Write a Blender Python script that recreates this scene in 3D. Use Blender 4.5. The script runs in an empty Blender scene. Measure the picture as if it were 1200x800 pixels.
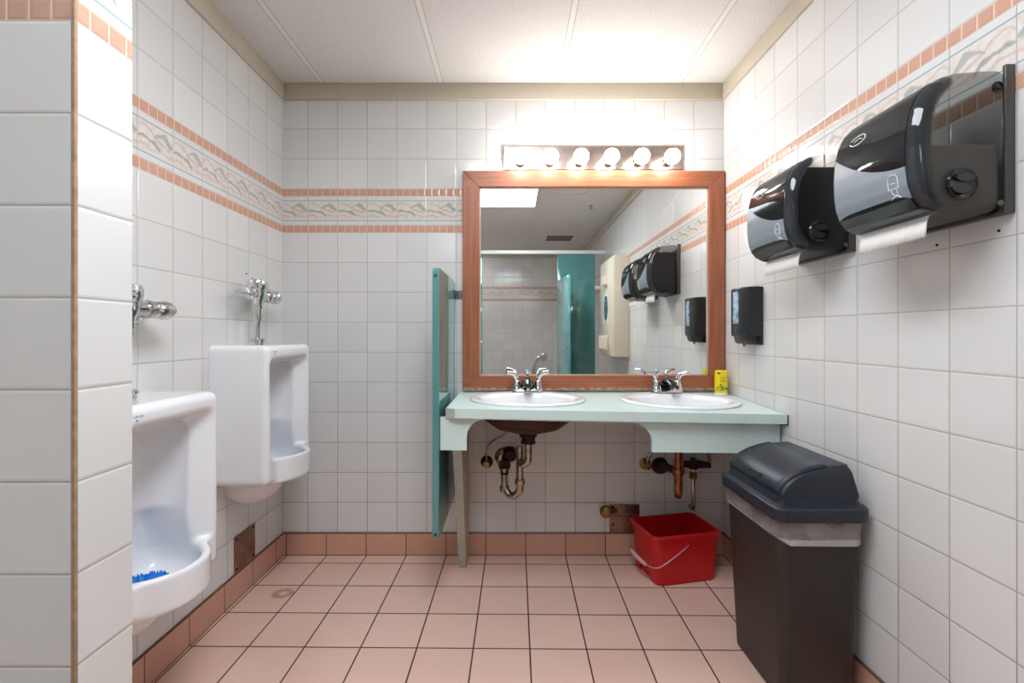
import bpy, bmesh, math, random
import numpy as np
from mathutils import Vector, Matrix

S = bpy.context.scene
COL = S.collection
PI = math.pi

# ------------------------------------------------------------------ camera, world, exposure
cam_d = bpy.data.cameras.new('camera')
cam = bpy.data.objects.new('camera', cam_d)
COL.objects.link(cam)
cam.location = (0.0, -2.378, 1.135)
cam.rotation_euler = (PI / 2, 0, 0)
cam_d.sensor_width = 36
cam_d.lens = 16.2
cam_d.shift_y = -8 / 1200
cam_d.clip_start = 0.02
S.camera = cam

w = bpy.data.worlds.new('world')
S.world = w
w.use_nodes = True
w.node_tree.nodes['Background'].inputs[0].default_value = (0.9, 0.95, 1, 1)
w.node_tree.nodes['Background'].inputs[1].default_value = 0.05

BULB_STRENGTH = 33.0
PANEL_STRENGTH = 15.0
S.view_settings.view_transform = 'Standard'
S.view_settings.look = 'None'
S.view_settings.gamma = 1
S.view_settings.use_curve_mapping = False
S.view_settings.exposure = 0.2

# ------------------------------------------------------------------ room measures (metres; back wall at y = 0)
XL, XR = -1.182, 1.092
YF = -4.9
ZC = 2.428          # ceiling
ZCR = 2.342         # underside of the painted crown strip
ZB = 0.115          # top of the cove base
F0, F1 = 1.661, 1.887   # frieze
PITCH_V, PITCH_H = 0.1546, 0.1534


# ------------------------------------------------------------------ materials
def lin(c):
    return tuple((x / 255 / 12.92) if x / 255 <= 0.04045 else ((x / 255 + 0.055) / 1.055) ** 2.4 for x in c) + (1,)


class NT:
    def __init__(s, name):
        s.mat = bpy.data.materials.new(name)
        s.mat.use_nodes = True
        s.t = s.mat.node_tree
        s.bsdf = s.t.nodes['Principled BSDF']

    def n(s, typ, **kw):
        nd = s.t.nodes.new(typ)
        for k, v in kw.items():
            setattr(nd, k, v)
        return nd

    def plug(s, sock, v):
        if hasattr(v, 'is_output'):
            s.t.links.new(v, sock)
        else:
            sock.default_value = v

    def m(s, op, a, b=None, c=None, clamp=False):
        nd = s.n('ShaderNodeMath', operation=op, use_clamp=clamp)
        s.plug(nd.inputs[0], a)
        if b is not None:
            s.plug(nd.inputs[1], b)
        if c is not None:
            s.plug(nd.inputs[2], c)
        return nd.outputs[0]

    def mix(s, f, a, b):
        nd = s.n('ShaderNodeMix', data_type='RGBA')
        s.plug(nd.inputs[0], f)
        s.plug(nd.inputs[6], a)
        s.plug(nd.inputs[7], b)
        return nd.outputs[2]

    def mixf(s, f, a, b):
        nd = s.n('ShaderNodeMix', data_type='FLOAT')
        s.plug(nd.inputs[0], f)
        s.plug(nd.inputs[2], a)
        s.plug(nd.inputs[3], b)
        return nd.outputs[0]

    def step(s, v, lo, hi):            # smooth 0 -> 1 between lo and hi
        nd = s.n('ShaderNodeMapRange', interpolation_type='SMOOTHSTEP')
        s.plug(nd.inputs[0], v)
        nd.inputs[1].default_value = lo
        nd.inputs[2].default_value = hi
        return nd.outputs[0]

    def noise(s, vec, scale, detail=2, rough=0.5, out=0):
        nd = s.n('ShaderNodeTexNoise')
        if vec is not None:
            s.t.links.new(vec, nd.inputs['Vector'])
        nd.inputs['Scale'].default_value = scale
        nd.inputs['Detail'].default_value = detail
        nd.inputs['Roughness'].default_value = rough
        return nd.outputs[out]

    def obj(s):
        return s.n('ShaderNodeTexCoord').outputs['Object']

    def sep(s, vec):
        nd = s.n('ShaderNodeSeparateXYZ')
        s.t.links.new(vec, nd.inputs[0])
        return nd.outputs

    def comb(s, x, y, z):
        nd = s.n('ShaderNodeCombineXYZ')
        for i, v in enumerate((x, y, z)):
            s.plug(nd.inputs[i], v)
        return nd.outputs[0]

    def ramp(s, f, stops):
        nd = s.n('ShaderNodeValToRGB')
        s.plug(nd.inputs[0], f)
        e = nd.color_ramp.elements
        while len(e) < len(stops):
            e.new(0.5)
        for el, (p, c) in zip(e, stops):
            el.position = p
            el.color = c
        return nd.outputs[0]

    def bump(s, h, strength=0.3, dist=0.002):
        nd = s.n('ShaderNodeBump')
        nd.inputs['Strength'].default_value = strength
        nd.inputs['Distance'].default_value = dist
        s.plug(nd.inputs['Height'], h)
        s.t.links.new(nd.outputs[0], s.bsdf.inputs['Normal'])

    def set(s, **kw):
        for k, v in kw.items():
            s.plug(s.bsdf.inputs[k.replace('_', ' ')], v)
        return s


def simple(name, rgb, rough=0.4, metal=0.0, var=0.06, scale=30, bump=0.0, coat=0.0, ior=None):
    t = NT(name)
    o = t.obj()
    nz = t.noise(o, scale, 3)
    c = lin(rgb)
    d = tuple(x * (1 - var) for x in c[:3]) + (1,)
    u = tuple(min(1, x * (1 + var)) for x in c[:3]) + (1,)
    t.set(Base_Color=t.ramp(nz, [(0.3, d), (0.7, u)]), Roughness=rough, Metallic=metal)
    if coat:
        t.set(Coat_Weight=coat, Coat_Roughness=0.05)
    if ior:
        t.set(IOR=ior)
    if bump:
        t.bump(t.noise(o, scale * 8, 2), bump, 0.001)
    return t.mat


def tile_wall(name, axis, phase):
    """White glazed 6-inch tile with the salmon mosaic rows and the flourish border."""
    t = NT(name)
    o = t.obj()
    X, Y, Z = t.sep(o)
    if axis == 'both':                     # a pier shows faces along x and along y
        g = t.n('ShaderNodeNewGeometry').outputs['True Normal']
        nx = t.m('GREATER_THAN', t.m('ABSOLUTE', t.sep(g)[0]), 0.5)
        U = t.mixf(nx, X, t.m('ADD', Y, 0.882))
    else:
        U = X if axis == 'x' else Y
    u = t.m('DIVIDE', t.m('SUBTRACT', U, phase), PITCH_H)
    fu = t.m('FRACT', u)
    iu = t.m('FLOOR', u)
    du = t.m('MULTIPLY', t.m('MINIMUM', fu, t.m('SUBTRACT', 1.0, fu)), PITCH_H)
    below = t.m('LESS_THAN', Z, F0)
    above = t.m('GREATER_THAN', Z, F1)
    frieze = t.m('SUBTRACT', 1.0, t.m('ADD', below, above))
    v = t.m('DIVIDE', t.m('SUBTRACT', Z, t.mixf(above, F0, F1)), PITCH_V)
    fv = t.m('FRACT', v)
    iv = t.m('FLOOR', v)
    dv = t.m('MULTIPLY', t.m('MINIMUM', fv, t.m('SUBTRACT', 1.0, fv)), PITCH_V)
    dtile = t.m('MINIMUM', du, dv)
    # frieze bands
    zf = t.m('SUBTRACT', Z, F0)
    row_lo = t.m('LESS_THAN', zf, 0.038)
    row_hi = t.m('GREATER_THAN', zf, 0.188)
    mos = t.m('MULTIPLY', frieze, t.m('ADD', row_lo, row_hi))
    zz = t.mixf(row_hi, zf, t.m('SUBTRACT', zf, 0.188))          # height in the mosaic row
    p = 0.0376
    fm = t.m('FRACT', t.m('DIVIDE', t.m('SUBTRACT', U, phase + 0.004), p))
    dm = t.m('MULTIPLY', t.m('MINIMUM', fm, t.m('SUBTRACT', 1.0, fm)), p)
    dmz = t.m('MINIMUM', zz, t.m('SUBTRACT', 0.038, zz))
    dmos = t.m('MINIMUM', dm, dmz)
    zm = t.m('SUBTRACT', zf, 0.038)                              # height in the border tile, 0..0.150
    dzm = t.m('MINIMUM', zm, t.m('SUBTRACT', 0.150, zm))
    dmur = t.m('MINIMUM', du, dzm)
    mur = t.m('SUBTRACT', frieze, mos)
    d = t.mixf(mos, t.mixf(mur, dtile, dmur), t.m('MULTIPLY', dmos, 0.75))
    face = t.step(d, 0.0007, 0.0017)                              # 1 on the tile, 0 in the joint
    # colours
    wn = t.n('ShaderNodeTexWhiteNoise', noise_dimensions='2D')
    t.t.links.new(t.comb(iu, iv, 0.0), wn.inputs['Vector'])
    white = t.mix(wn.outputs['Value'], lin((218, 217, 215)), lin((225, 224, 222)))
    salmon = t.mix(t.noise(o, 26, 2), lin((200, 153, 131)), lin((211, 168, 146)))
    # the flourish: two swelling strokes and pink wisps per border tile
    a = fu
    b = t.m('DIVIDE', t.m('SUBTRACT', zm, 0.0265), 0.097)         # 0..1 between the blue lines
    infield = t.m('MULTIPLY', t.m('GREATER_THAN', b, 0.0), t.m('LESS_THAN', b, 1.0))

    def stroke(cpts, wpts):
        def curve(pts):
            fc = t.n('ShaderNodeFloatCurve')
            cv = fc.mapping.curves[0]
            while len(cv.points) < len(pts):
                cv.points.new(0.5, 0.5)
            for q, (px, py) in zip(cv.points, pts):
                q.location = (px, py)
            fc.mapping.update()
            t.plug(fc.inputs['Value'], a)
            return fc.outputs[0]
        wob = t.m('MULTIPLY', t.m('SUBTRACT', t.noise(o, 60, 2), 0.5), 0.16)
        dist = t.m('ABSOLUTE', t.m('SUBTRACT', t.m('ADD', b, wob), curve(cpts)))
        th = t.m('MULTIPLY', curve(wpts), 0.3)
        return t.m('MULTIPLY', t.step(t.m('SUBTRACT', th, dist), -0.03, 0.05), t.m('GREATER_THAN', th, 0.012))

    s1 = stroke([(0, .44), (.12, .50), (.3, .46), (.48, .40), (.6, .24), (.64, .18), (1, .1)],
                [(0, .06), (.1, .22), (.3, .17), (.5, .28), (.6, .22), (.66, 0), (1, 0)])
    s2 = stroke([(0, .5), (.42, .62), (.55, .72), (.7, .80), (.82, .70), (.92, .58), (1, .55)],
                [(0, 0), (.40, 0), (.48, .16), (.65, .24), (.78, .5), (.93, .3), (1, 0.0)])
    s3 = stroke([(0, .75), (.15, .88), (.35, .78), (.5, .60), (.7, .50), (.85, .42), (1, .55)],
                [(0, .1), (.2, .14), (.4, .18), (.6, .2), (.8, .2), (.95, .12), (1, .1)])
    s4 = stroke([(0, .2), (.2, .25), (.4, .15), (.6, .3), (.8, .2), (1, .2)],
                [(0, .1), (.3, .16), (.5, .05), (.7, .16), (1, .1)])
    field = t.mix(t.step(t.noise(o, 45, 3), 0.4, 0.7), lin((224, 218, 211)), lin((218, 206, 198)))
    field = t.mix(t.m('MULTIPLY', t.m('MAXIMUM', s3, s4), 0.75), field, lin((205, 178, 168)))
    field = t.mix(t.m('MULTIPLY', s2, 0.75), field, lin((158, 168, 158)))
    field = t.mix(t.m('MULTIPLY', s1, 0.78), field, lin((146, 155, 144)))
    bl = t.m('ABSOLUTE', t.m('SUBTRACT', t.m('ABSOLUTE', t.m('SUBTRACT', b, 0.5)), 0.535))
    blue = t.m('SUBTRACT', 1.0, t.step(bl, 0.012, 0.028))
    border = t.mix(infield, white, field)
    border = t.mix(blue, border, lin((142, 170, 174)))
    col = t.mix(mos, t.mix(mur, white, border), salmon)
    low = t.step(Z, 1.0, 0.1)
    dirt = t.noise(o, 7, 3)
    gr = t.mix(t.m('MULTIPLY', t.m('ADD', t.m('MULTIPLY', low, 0.9), 0.15), t.m('ADD', dirt, 0.25)), lin((176, 170, 162)), lin((120, 105, 94)))
    gr = t.mix(mos, gr, lin((232, 202, 182)))
    t.set(Base_Color=t.mix(face, gr, col), Roughness=t.mixf(face, 0.7, 0.14), IOR=1.5)
    pill = t.step(d, 0.0, 0.006)
    wav = t.m('MULTIPLY', t.noise(o, 9, 1), 0.35)
    tilt = t.m('MULTIPLY', t.m('SUBTRACT', wn.outputs['Value'], 0.5), t.m('MULTIPLY', fu, 0.25))
    t.bump(t.m('ADD', t.m('ADD', pill, wav), tilt), 0.5, 0.0016)
    return t.mat


def floor_mat():
    t = NT('quarry_tile_floor')
    o = t.obj()
    X, Y, Z = t.sep(o)
    # the tile field lies about half a degree off the walls
    P = 0.2047
    u = t.m('DIVIDE', t.m('SUBTRACT', t.m('ADD', X, t.m('MULTIPLY', Y, -0.0085)), 0.0706), P)
    v = t.m('DIVIDE', t.m('ADD', t.m('ADD', Y, t.m('MULTIPLY', X, 0.011)), 0.0972), P)
    fu, fv = t.m('FRACT', u), t.m('FRACT', v)
    d = t.m('MULTIPLY', t.m('MINIMUM', t.m('MINIMUM', fu, t.m('SUBTRACT', 1.0, fu)),
                            t.m('MINIMUM', fv, t.m('SUBTRACT', 1.0, fv))), P)
    face = t.step(d, 0.0020, 0.0034)
    wn = t.n('ShaderNodeTexWhiteNoise', noise_dimensions='2D')
    t.t.links.new(t.comb(t.m('FLOOR', u), t.m('FLOOR', v), 0.0), wn.inputs['Vector'])
    c = t.mix(wn.outputs['Value'], lin((227, 189, 172)), lin((232, 196, 180)))
    c = t.mix(t.m('MULTIPLY', t.step(t.noise(o, 3.5, 4), 0.45, 0.75), 0.35), c, lin((218, 176, 158)))
    speck = t.step(t.noise(o, 160, 2), 0.66, 0.74)
    c = t.mix(t.m('MULTIPLY', speck, 0.25), c, lin((168, 118, 100)))
    # one brown ring stain by the left wall
    sx = t.m('DIVIDE', t.m('ADD', X, 1.005), 0.045)
    sy = t.m('DIVIDE', t.m('ADD', Y, 0.355), 0.036)
    r = t.m('SQRT', t.m('ADD', t.m('MULTIPLY', sx, sx), t.m('MULTIPLY', sy, sy)))
    r = t.m('ADD', r, t.m('MULTIPLY', t.m('SUBTRACT', t.noise(o, 40, 3), 0.5), 0.9))
    ring = t.m('MULTIPLY', t.step(r, 0.15, 0.7), t.step(r, 1.25, 0.8))
    c = t.mix(t.m('MULTIPLY', ring, 0.6), c, lin((140, 82, 50)))
    g = t.mix(t.noise(o, 12, 3), lin((46, 32, 26)), lin((80, 56, 46)))
    t.set(Base_Color=t.mix(face, g, c), Roughness=t.mixf(face, 0.8, 0.38))
    t.bump(t.m('ADD', t.step(d, 0.001, 0.005), t.m('MULTIPLY', t.noise(o, 90, 2), 0.2)), 0.35, 0.0015)
    return t.mat


def cove_mat(name, axis, phase):
    t = NT(name)
    o = t.obj()
    X, Y, Z = t.sep(o)
    U = X if axis == 'x' else Y
    P = 0.2052
    u = t.m('DIVIDE', t.m('SUBTRACT', U, phase), P)
    fu = t.m('FRACT', u)
    du = t.m('MULTIPLY', t.m('MINIMUM', fu, t.m('SUBTRACT', 1.0, fu)), P)
    d = t.m('MINIMUM', t.m('MINIMUM', du, t.m('MULTIPLY', t.m('SUBTRACT', ZB, Z), 0.5)), t.m('MULTIPLY', Z, 0.6))
    face = t.step(d, 0.0016, 0.003)
    wn = t.n('ShaderNodeTexWhiteNoise', noise_dimensions='1D')
    t.t.links.new(t.m('FLOOR', u), wn.inputs['W'])
    c = t.mix(wn.outputs['Value'], lin((208, 160, 139)), lin((217, 172, 151)))
    c = t.mix(t.m('MULTIPLY', t.noise(o, 18, 4), 0.3), c, lin((180, 124, 100)))
    t.set(Base_Color=t.mix(face, lin((104, 74, 56)), c), Roughness=0.4)
    t.bump(t.step(d, 0.0, 0.004), 0.4, 0.0015)
    return t.mat


def ceiling_mat():
    t = NT('ceiling_tile')
    o = t.obj()
    X, Y, Z = t.sep(o)

    def grid(v, ph, p):
        f = t.m('FRACT', t.m('DIVIDE', t.m('SUBTRACT', v, ph), p))
        return t.m('MULTIPLY', t.m('MINIMUM', f, t.m('SUBTRACT', 1.0, f)), p)
    d = t.m('MINIMUM', grid(X, 0.2466, 0.612), grid(Y, -1.09, 1.219))
    bar = t.m('SUBTRACT', 1.0, t.step(d, 0.010, 0.0115))
    line = t.m('MULTIPLY', t.step(d, 0.010, 0.0115), t.m('SUBTRACT', 1.0, t.step(d, 0.0135, 0.015)))
    pit = t.noise(o, 210, 2, 0.6)
    c = t.mix(t.step(pit, 0.36, 0.56), lin((208, 205, 200)), lin((224, 222, 218)))
    c = t.mix(bar, c, lin((228, 226, 220)))
    c = t.mix(t.m('MULTIPLY', line, 0.6), c, lin((140, 132, 122)))
    t.set(Base_Color=c, Roughness=0.85)
    t.bump(t.m('MULTIPLY', pit, t.m('SUBTRACT', 1.0, bar)), 0.3, 0.002)
    return t.mat


def wood_mat():
    t = NT('cherry_stained_wood')
    o = t.obj()
    X, Y, Z = t.sep(o)
    # the grain runs along each rail: frames are axis aligned, so stretch both ways and pick by place
    inside = t.m('MULTIPLY', t.m('GREATER_THAN', Z, 0.925), t.m('LESS_THAN', Z, 1.889))
    v1 = t.comb(t.m('MULTIPLY', X, 60.0), Y, t.m('MULTIPLY', Z, 3.0))
    v2 = t.comb(t.m('MULTIPLY', X, 3.0), Y, t.m('MULTIPLY', Z, 60.0))
    mixv = t.n('ShaderNodeMix', data_type='VECTOR')
    t.plug(mixv.inputs[0], inside)
    t.t.links.new(v2, mixv.inputs[4])
    t.t.links.new(v1, mixv.inputs[5])
    nz = t.noise(mixv.outputs[1], 1.0, 4, 0.6)
    c = t.ramp(nz, [(0.25, lin((138, 78, 50))), (0.5, lin((160, 94, 64))), (0.75, lin((177, 111, 78)))])
    wear = t.m('MULTIPLY', t.step(Z, 0.872, 0.852), t.step(t.noise(o, 35, 3), 0.35, 0.6))
    c = t.mix(wear, c, lin((196, 176, 150)))
    t.set(Base_Color=c, Roughness=0.38)
    t.bump(nz, 0.15, 0.001)
    return t.mat


def laminate_mat():
    t = NT('seafoam_laminate')
    o = t.obj()
    n1 = t.noise(o, 220, 2)
    n2 = t.noise(o, 5, 3)
    c = t.ramp(n1, [(0.35, lin((202, 221, 216))), (0.5, lin((210, 228, 223))), (0.68, lin((216, 232, 228)))])
    c = t.mix(t.m('MULTIPLY', t.step(n2, 0.5, 0.8), 0.3), c, lin((200, 210, 200)))
    t.set(Base_Color=c, Roughness=0.32)
    return t.mat


def metal_mat(name, rgb, rgb2, rough, scale=25, metal=1.0):
    t = NT(name)
    o = t.obj()
    nz = t.noise(o, scale, 4, 0.65)
    t.set(Base_Color=t.ramp(nz, [(0.35, lin(rgb)), (0.65, lin(rgb2))]), Metallic=metal,
          Roughness=t.mixf(nz, rough * 0.8, rough * 1.3))
    return t.mat


def emit_mat(name, rgb, strength):
    t = NT(name)
    t.set(Base_Color=(0.8, 0.8, 0.8, 1), Emission_Color=lin(rgb), Emission_Strength=strength, Roughness=0.3)
    return t.mat


def smoked_mat(name, tint, alpha_mix, rough=0.07):
    """clear dark plastic: a tinted see-through body under a glossy skin"""
    t = NT(name)
    out = t.t.nodes['Material Output']
    tr = t.n('ShaderNodeBsdfTransparent')
    tr.inputs[0].default_value = tint + (1,)
    t.set(Base_Color=lin((44, 47, 50)), Roughness=rough, IOR=1.5)
    mx = t.n('ShaderNodeMixShader')
    at = t.n('ShaderNodeAttribute', attribute_name='solid')      # how opaque the moulding is at this place
    t.plug(mx.inputs[0], t.m('MAXIMUM', at.outputs['Fac'], alpha_mix))
    t.t.links.new(tr.outputs[0], mx.inputs[1])
    t.t.links.new(t.bsdf.outputs[0], mx.inputs[2])
    t.t.links.new(mx.outputs[0], out.inputs['Surface'])
    return t.mat


def liner_mat():
    t = NT('clear_bin_liner')
    out = t.t.nodes['Material Output']
    tr = t.n('ShaderNodeBsdfTransparent')
    tr.inputs[0].default_value = (0.95, 0.95, 0.95, 1)
    o = t.obj()
    t.set(Base_Color=lin((206, 198, 198)), Roughness=0.3)
    mx = t.n('ShaderNodeMixShader')
    X, Y, Z = t.sep(o)
    hem = t.step(Z, 0.522, 0.519)          # the doubled hem is the milkier part
    f = t.m('ADD', t.m('ADD', t.m('MULTIPLY', t.noise(o, 14, 3), 0.35), 0.18), t.m('MULTIPLY', hem, 0.38))
    t.plug(mx.inputs[0], f)
    t.t.links.new(tr.outputs[0], mx.inputs[1])
    t.t.links.new(t.bsdf.outputs[0], mx.inputs[2])
    t.t.links.new(mx.outputs[0], out.inputs['Surface'])
    t.bump(t.noise(o, 45, 3), 0.8, 0.01)
    return t.mat


M = {}
M['tile_back'] = tile_wall('glazed_tile_back', 'x', -1.054)
M['tile_left'] = tile_wall('glazed_tile_left', 'y', -0.7705)
M['tile_right'] = tile_wall('glazed_tile_right', 'y', -1.0745)
M['tile_pier'] = tile_wall('glazed_tile_pier', 'both', -0.738)
M['tile_far'] = tile_wall('glazed_tile_far', 'x', -1.054)
M['floor'] = floor_mat()
M['cove_x'] = cove_mat('cove_base_back', 'x', 0.0706)
M['cove_y'] = cove_mat('cove_base_side', 'y', -0.0852)
M['ceiling'] = ceiling_mat()
M['crown'] = simple('beige_painted_trim', (196, 187, 168), 0.5, var=0.03, scale=6)
M['corner_grout'] = simple('tan_corner_caulk', (170, 142, 112), 0.8, var=0.2, scale=60)
M['wood'] = wood_mat()
M['laminate'] = laminate_mat()
M['laminate_edge'] = simple('dull_laminate_edge', (178, 182, 168), 0.5, var=0.1, scale=60)
M['bare_board'] = simple('tan_board_face', (194, 172, 152), 0.6, var=0.08, scale=40)
M['porcelain'] = simple('white_porcelain', (238, 238, 240), 0.09, var=0.012, scale=4, coat=0.3)
M['sink_white'] = simple('white_enamel', (240, 240, 242), 0.12, var=0.012, scale=4, coat=0.3)
M['rust_under'] = metal_mat('rusted_enamel_underside', (44, 30, 24), (86, 50, 30), 0.6, 22, 0.3)
M['chrome'] = metal_mat('chrome', (214, 214, 214), (226, 226, 226), 0.08, 8)
M['chrome_dull'] = metal_mat('tarnished_chrome', (150, 138, 120), (190, 180, 164), 0.2, 50)
M['brass'] = metal_mat('old_brass', (120, 92, 60), (168, 132, 90), 0.28, 60)
M['copper'] = metal_mat('worn_copper', (122, 78, 54), (160, 102, 74), 0.26, 40)
M['dark_iron'] = metal_mat('dark_rusty_iron', (44, 28, 24), (74, 44, 36), 0.55, 60, 0.6)
M['steel_plate'] = metal_mat('brown_tarnished_steel', (136, 110, 97), (166, 138, 122), 0.36, 18)
M['black_gloss'] = simple('black_gloss_plastic', (22, 23, 26), 0.12, var=0.1)
M['teal'] = simple('teal_laminate', (84, 142, 141), 0.07, var=0.04, scale=8, coat=0.4)
M['teal_face'] = simple('teal_laminate_face', (96, 160, 160), 0.12, var=0.04, scale=8, coat=0.5)
M['bracket'] = metal_mat('grey_steel', (120, 124, 124), (150, 154, 154), 0.3, 40)
M['alu'] = metal_mat('satin_aluminium', (210, 210, 208), (226, 226, 224), 0.35, 12)
M['white_rail'] = simple('white_enamelled_rail', (240, 240, 238), 0.3, var=0.02)
M['bin_body'] = simple('dark_brown_plastic', (40, 34, 31), 0.45, var=0.08, scale=60, bump=0.15)
M['bin_lid'] = simple('blue_black_plastic', (29, 34, 46), 0.42, var=0.08, scale=60, bump=0.15)
M['bin_lid_line'] = simple('lid_seam_black', (22, 24, 30), 0.5)
M['liner'] = liner_mat()
M['red'] = simple('red_plastic', (196, 22, 26), 0.3, var=0.05, scale=10)
M['pink_grip'] = simple('pale_pink_grip', (228, 176, 176), 0.4)
M['smoke'] = smoked_mat('smoked_clear_plastic', (0.74, 0.74, 0.73), 0.2)
M['smoke_window'] = smoked_mat('smoked_window', (0.16, 0.17, 0.18), 0.5, 0.05)
M['graphite'] = simple('graphite_satin_plastic', (128, 138, 145), 0.36, var=0.03, scale=50)
M['dark_plastic'] = simple('dark_grey_plastic', (40, 41, 43), 0.3, var=0.08)
M['chassis_near'] = simple('grey_brown_plastic', (122, 116, 110), 0.4)
M['mid_plastic'] = simple('charcoal_plastic', (70, 68, 66), 0.35, var=0.05)
M['spout'] = simple('chrome_dark_reflection', (16, 17, 19), 0.08)  # chrome spout with its dark reflection put into the colour
M['mark_white'] = simple('white_print', (228, 230, 232), 0.5)
M['paper'] = simple('white_paper_towel', (238, 237, 234), 0.9, var=0.02, scale=80, bump=0.2)
M['soap_label'] = None
M['yellow'] = simple('yellow_plastic', (246, 216, 20), 0.35, var=0.03)
M['green_print'] = simple('green_leaf_print', (96, 136, 30), 0.5)
M['black_print'] = simple('black_print', (28, 26, 20), 0.5)
M['white_plastic'] = simple('white_plastic', (236, 236, 232), 0.4)
M['ivory'] = simple('ivory_enamel', (226, 216, 194), 0.35, var=0.03)
M['slot'] = simple('dark_slot', (26, 24, 24), 0.6)
M['emblem_blue'] = simple('dark_blue_print', (36, 62, 84), 0.4)
M['emblem_green'] = simple('sea_green_print', (86, 140, 140), 0.4)
M['bulb'] = emit_mat('lit_bulb', (255, 251, 249), BULB_STRENGTH)
M['panel'] = emit_mat('lit_diffuser', (238, 246, 255), PANEL_STRENGTH)
M['panel_fill'] = emit_mat('added_fill_diffuser', (244, 249, 255), 9.0)  # glow of the added fill panel over the stall
M['blue_mat'] = simple('blue_rubber', (22, 132, 216), 0.5, var=0.08, scale=60)
M['vent_grey'] = simple('vent_grey_metal', (120, 116, 110), 0.5)
M['ceiling_white'] = simple('white_ceiling_plate', (224, 221, 214), 0.7)
M['plate_fix'] = metal_mat('brushed_fixture_plate', (196, 176, 168), (214, 198, 190), 0.22, 30)
M['grey_stain'] = simple('grey_rubber_boot', (128, 126, 124), 0.5)

# mirror silvering
t = NT('mirror_silver')
t.set(Base_Color=(0.88, 0.9, 0.89, 1), Metallic=1.0, Roughness=0.005)
M['mirror'] = t.mat

# blue-tinted liquid window of the soap dispenser
t = NT('soap_window')
o_ = t.obj()
z_ = t.sep(o_)[2]
cl = t.ramp(t.noise(o_, 40, 3), [(0.3, lin((96, 130, 168))), (0.55, lin((170, 196, 218))), (0.75, lin((206, 214, 226)))])
t.set(Base_Color=cl, Roughness=0.08)
M['soap_label'] = t.mat


# ------------------------------------------------------------------ geometry helpers
def link(name, me, parent=None, loc=(0, 0, 0)):
    o = bpy.data.objects.new(name, me)
    COL.objects.link(o)
    o.location = loc
    if parent is not None:
        o.parent = parent
    return o


def pydata(name, verts, faces, mat, parent=None, smooth=True, angle=40):
    me = bpy.data.meshes.new(name)
    me.from_pydata([tuple(map(float, v)) for v in verts], [], [tuple(map(int, f)) for f in faces])
    bm = bmesh.new()
    bm.from_mesh(me)
    bmesh.ops.recalc_face_normals(bm, faces=bm.faces)
    bm.to_mesh(me)
    bm.free()
    return finish(name, me, mat, parent, smooth, angle)


def finish(name, me, mat, parent=None, smooth=True, angle=40):
    mats = mat if isinstance(mat, (list, tuple)) else [mat]
    for q in mats:
        me.materials.append(q)
    me.shade_smooth() if smooth else me.shade_flat()
    if smooth and angle:
        me.set_sharp_from_angle(angle=math.radians(angle))
    return link(name, me, parent)


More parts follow.
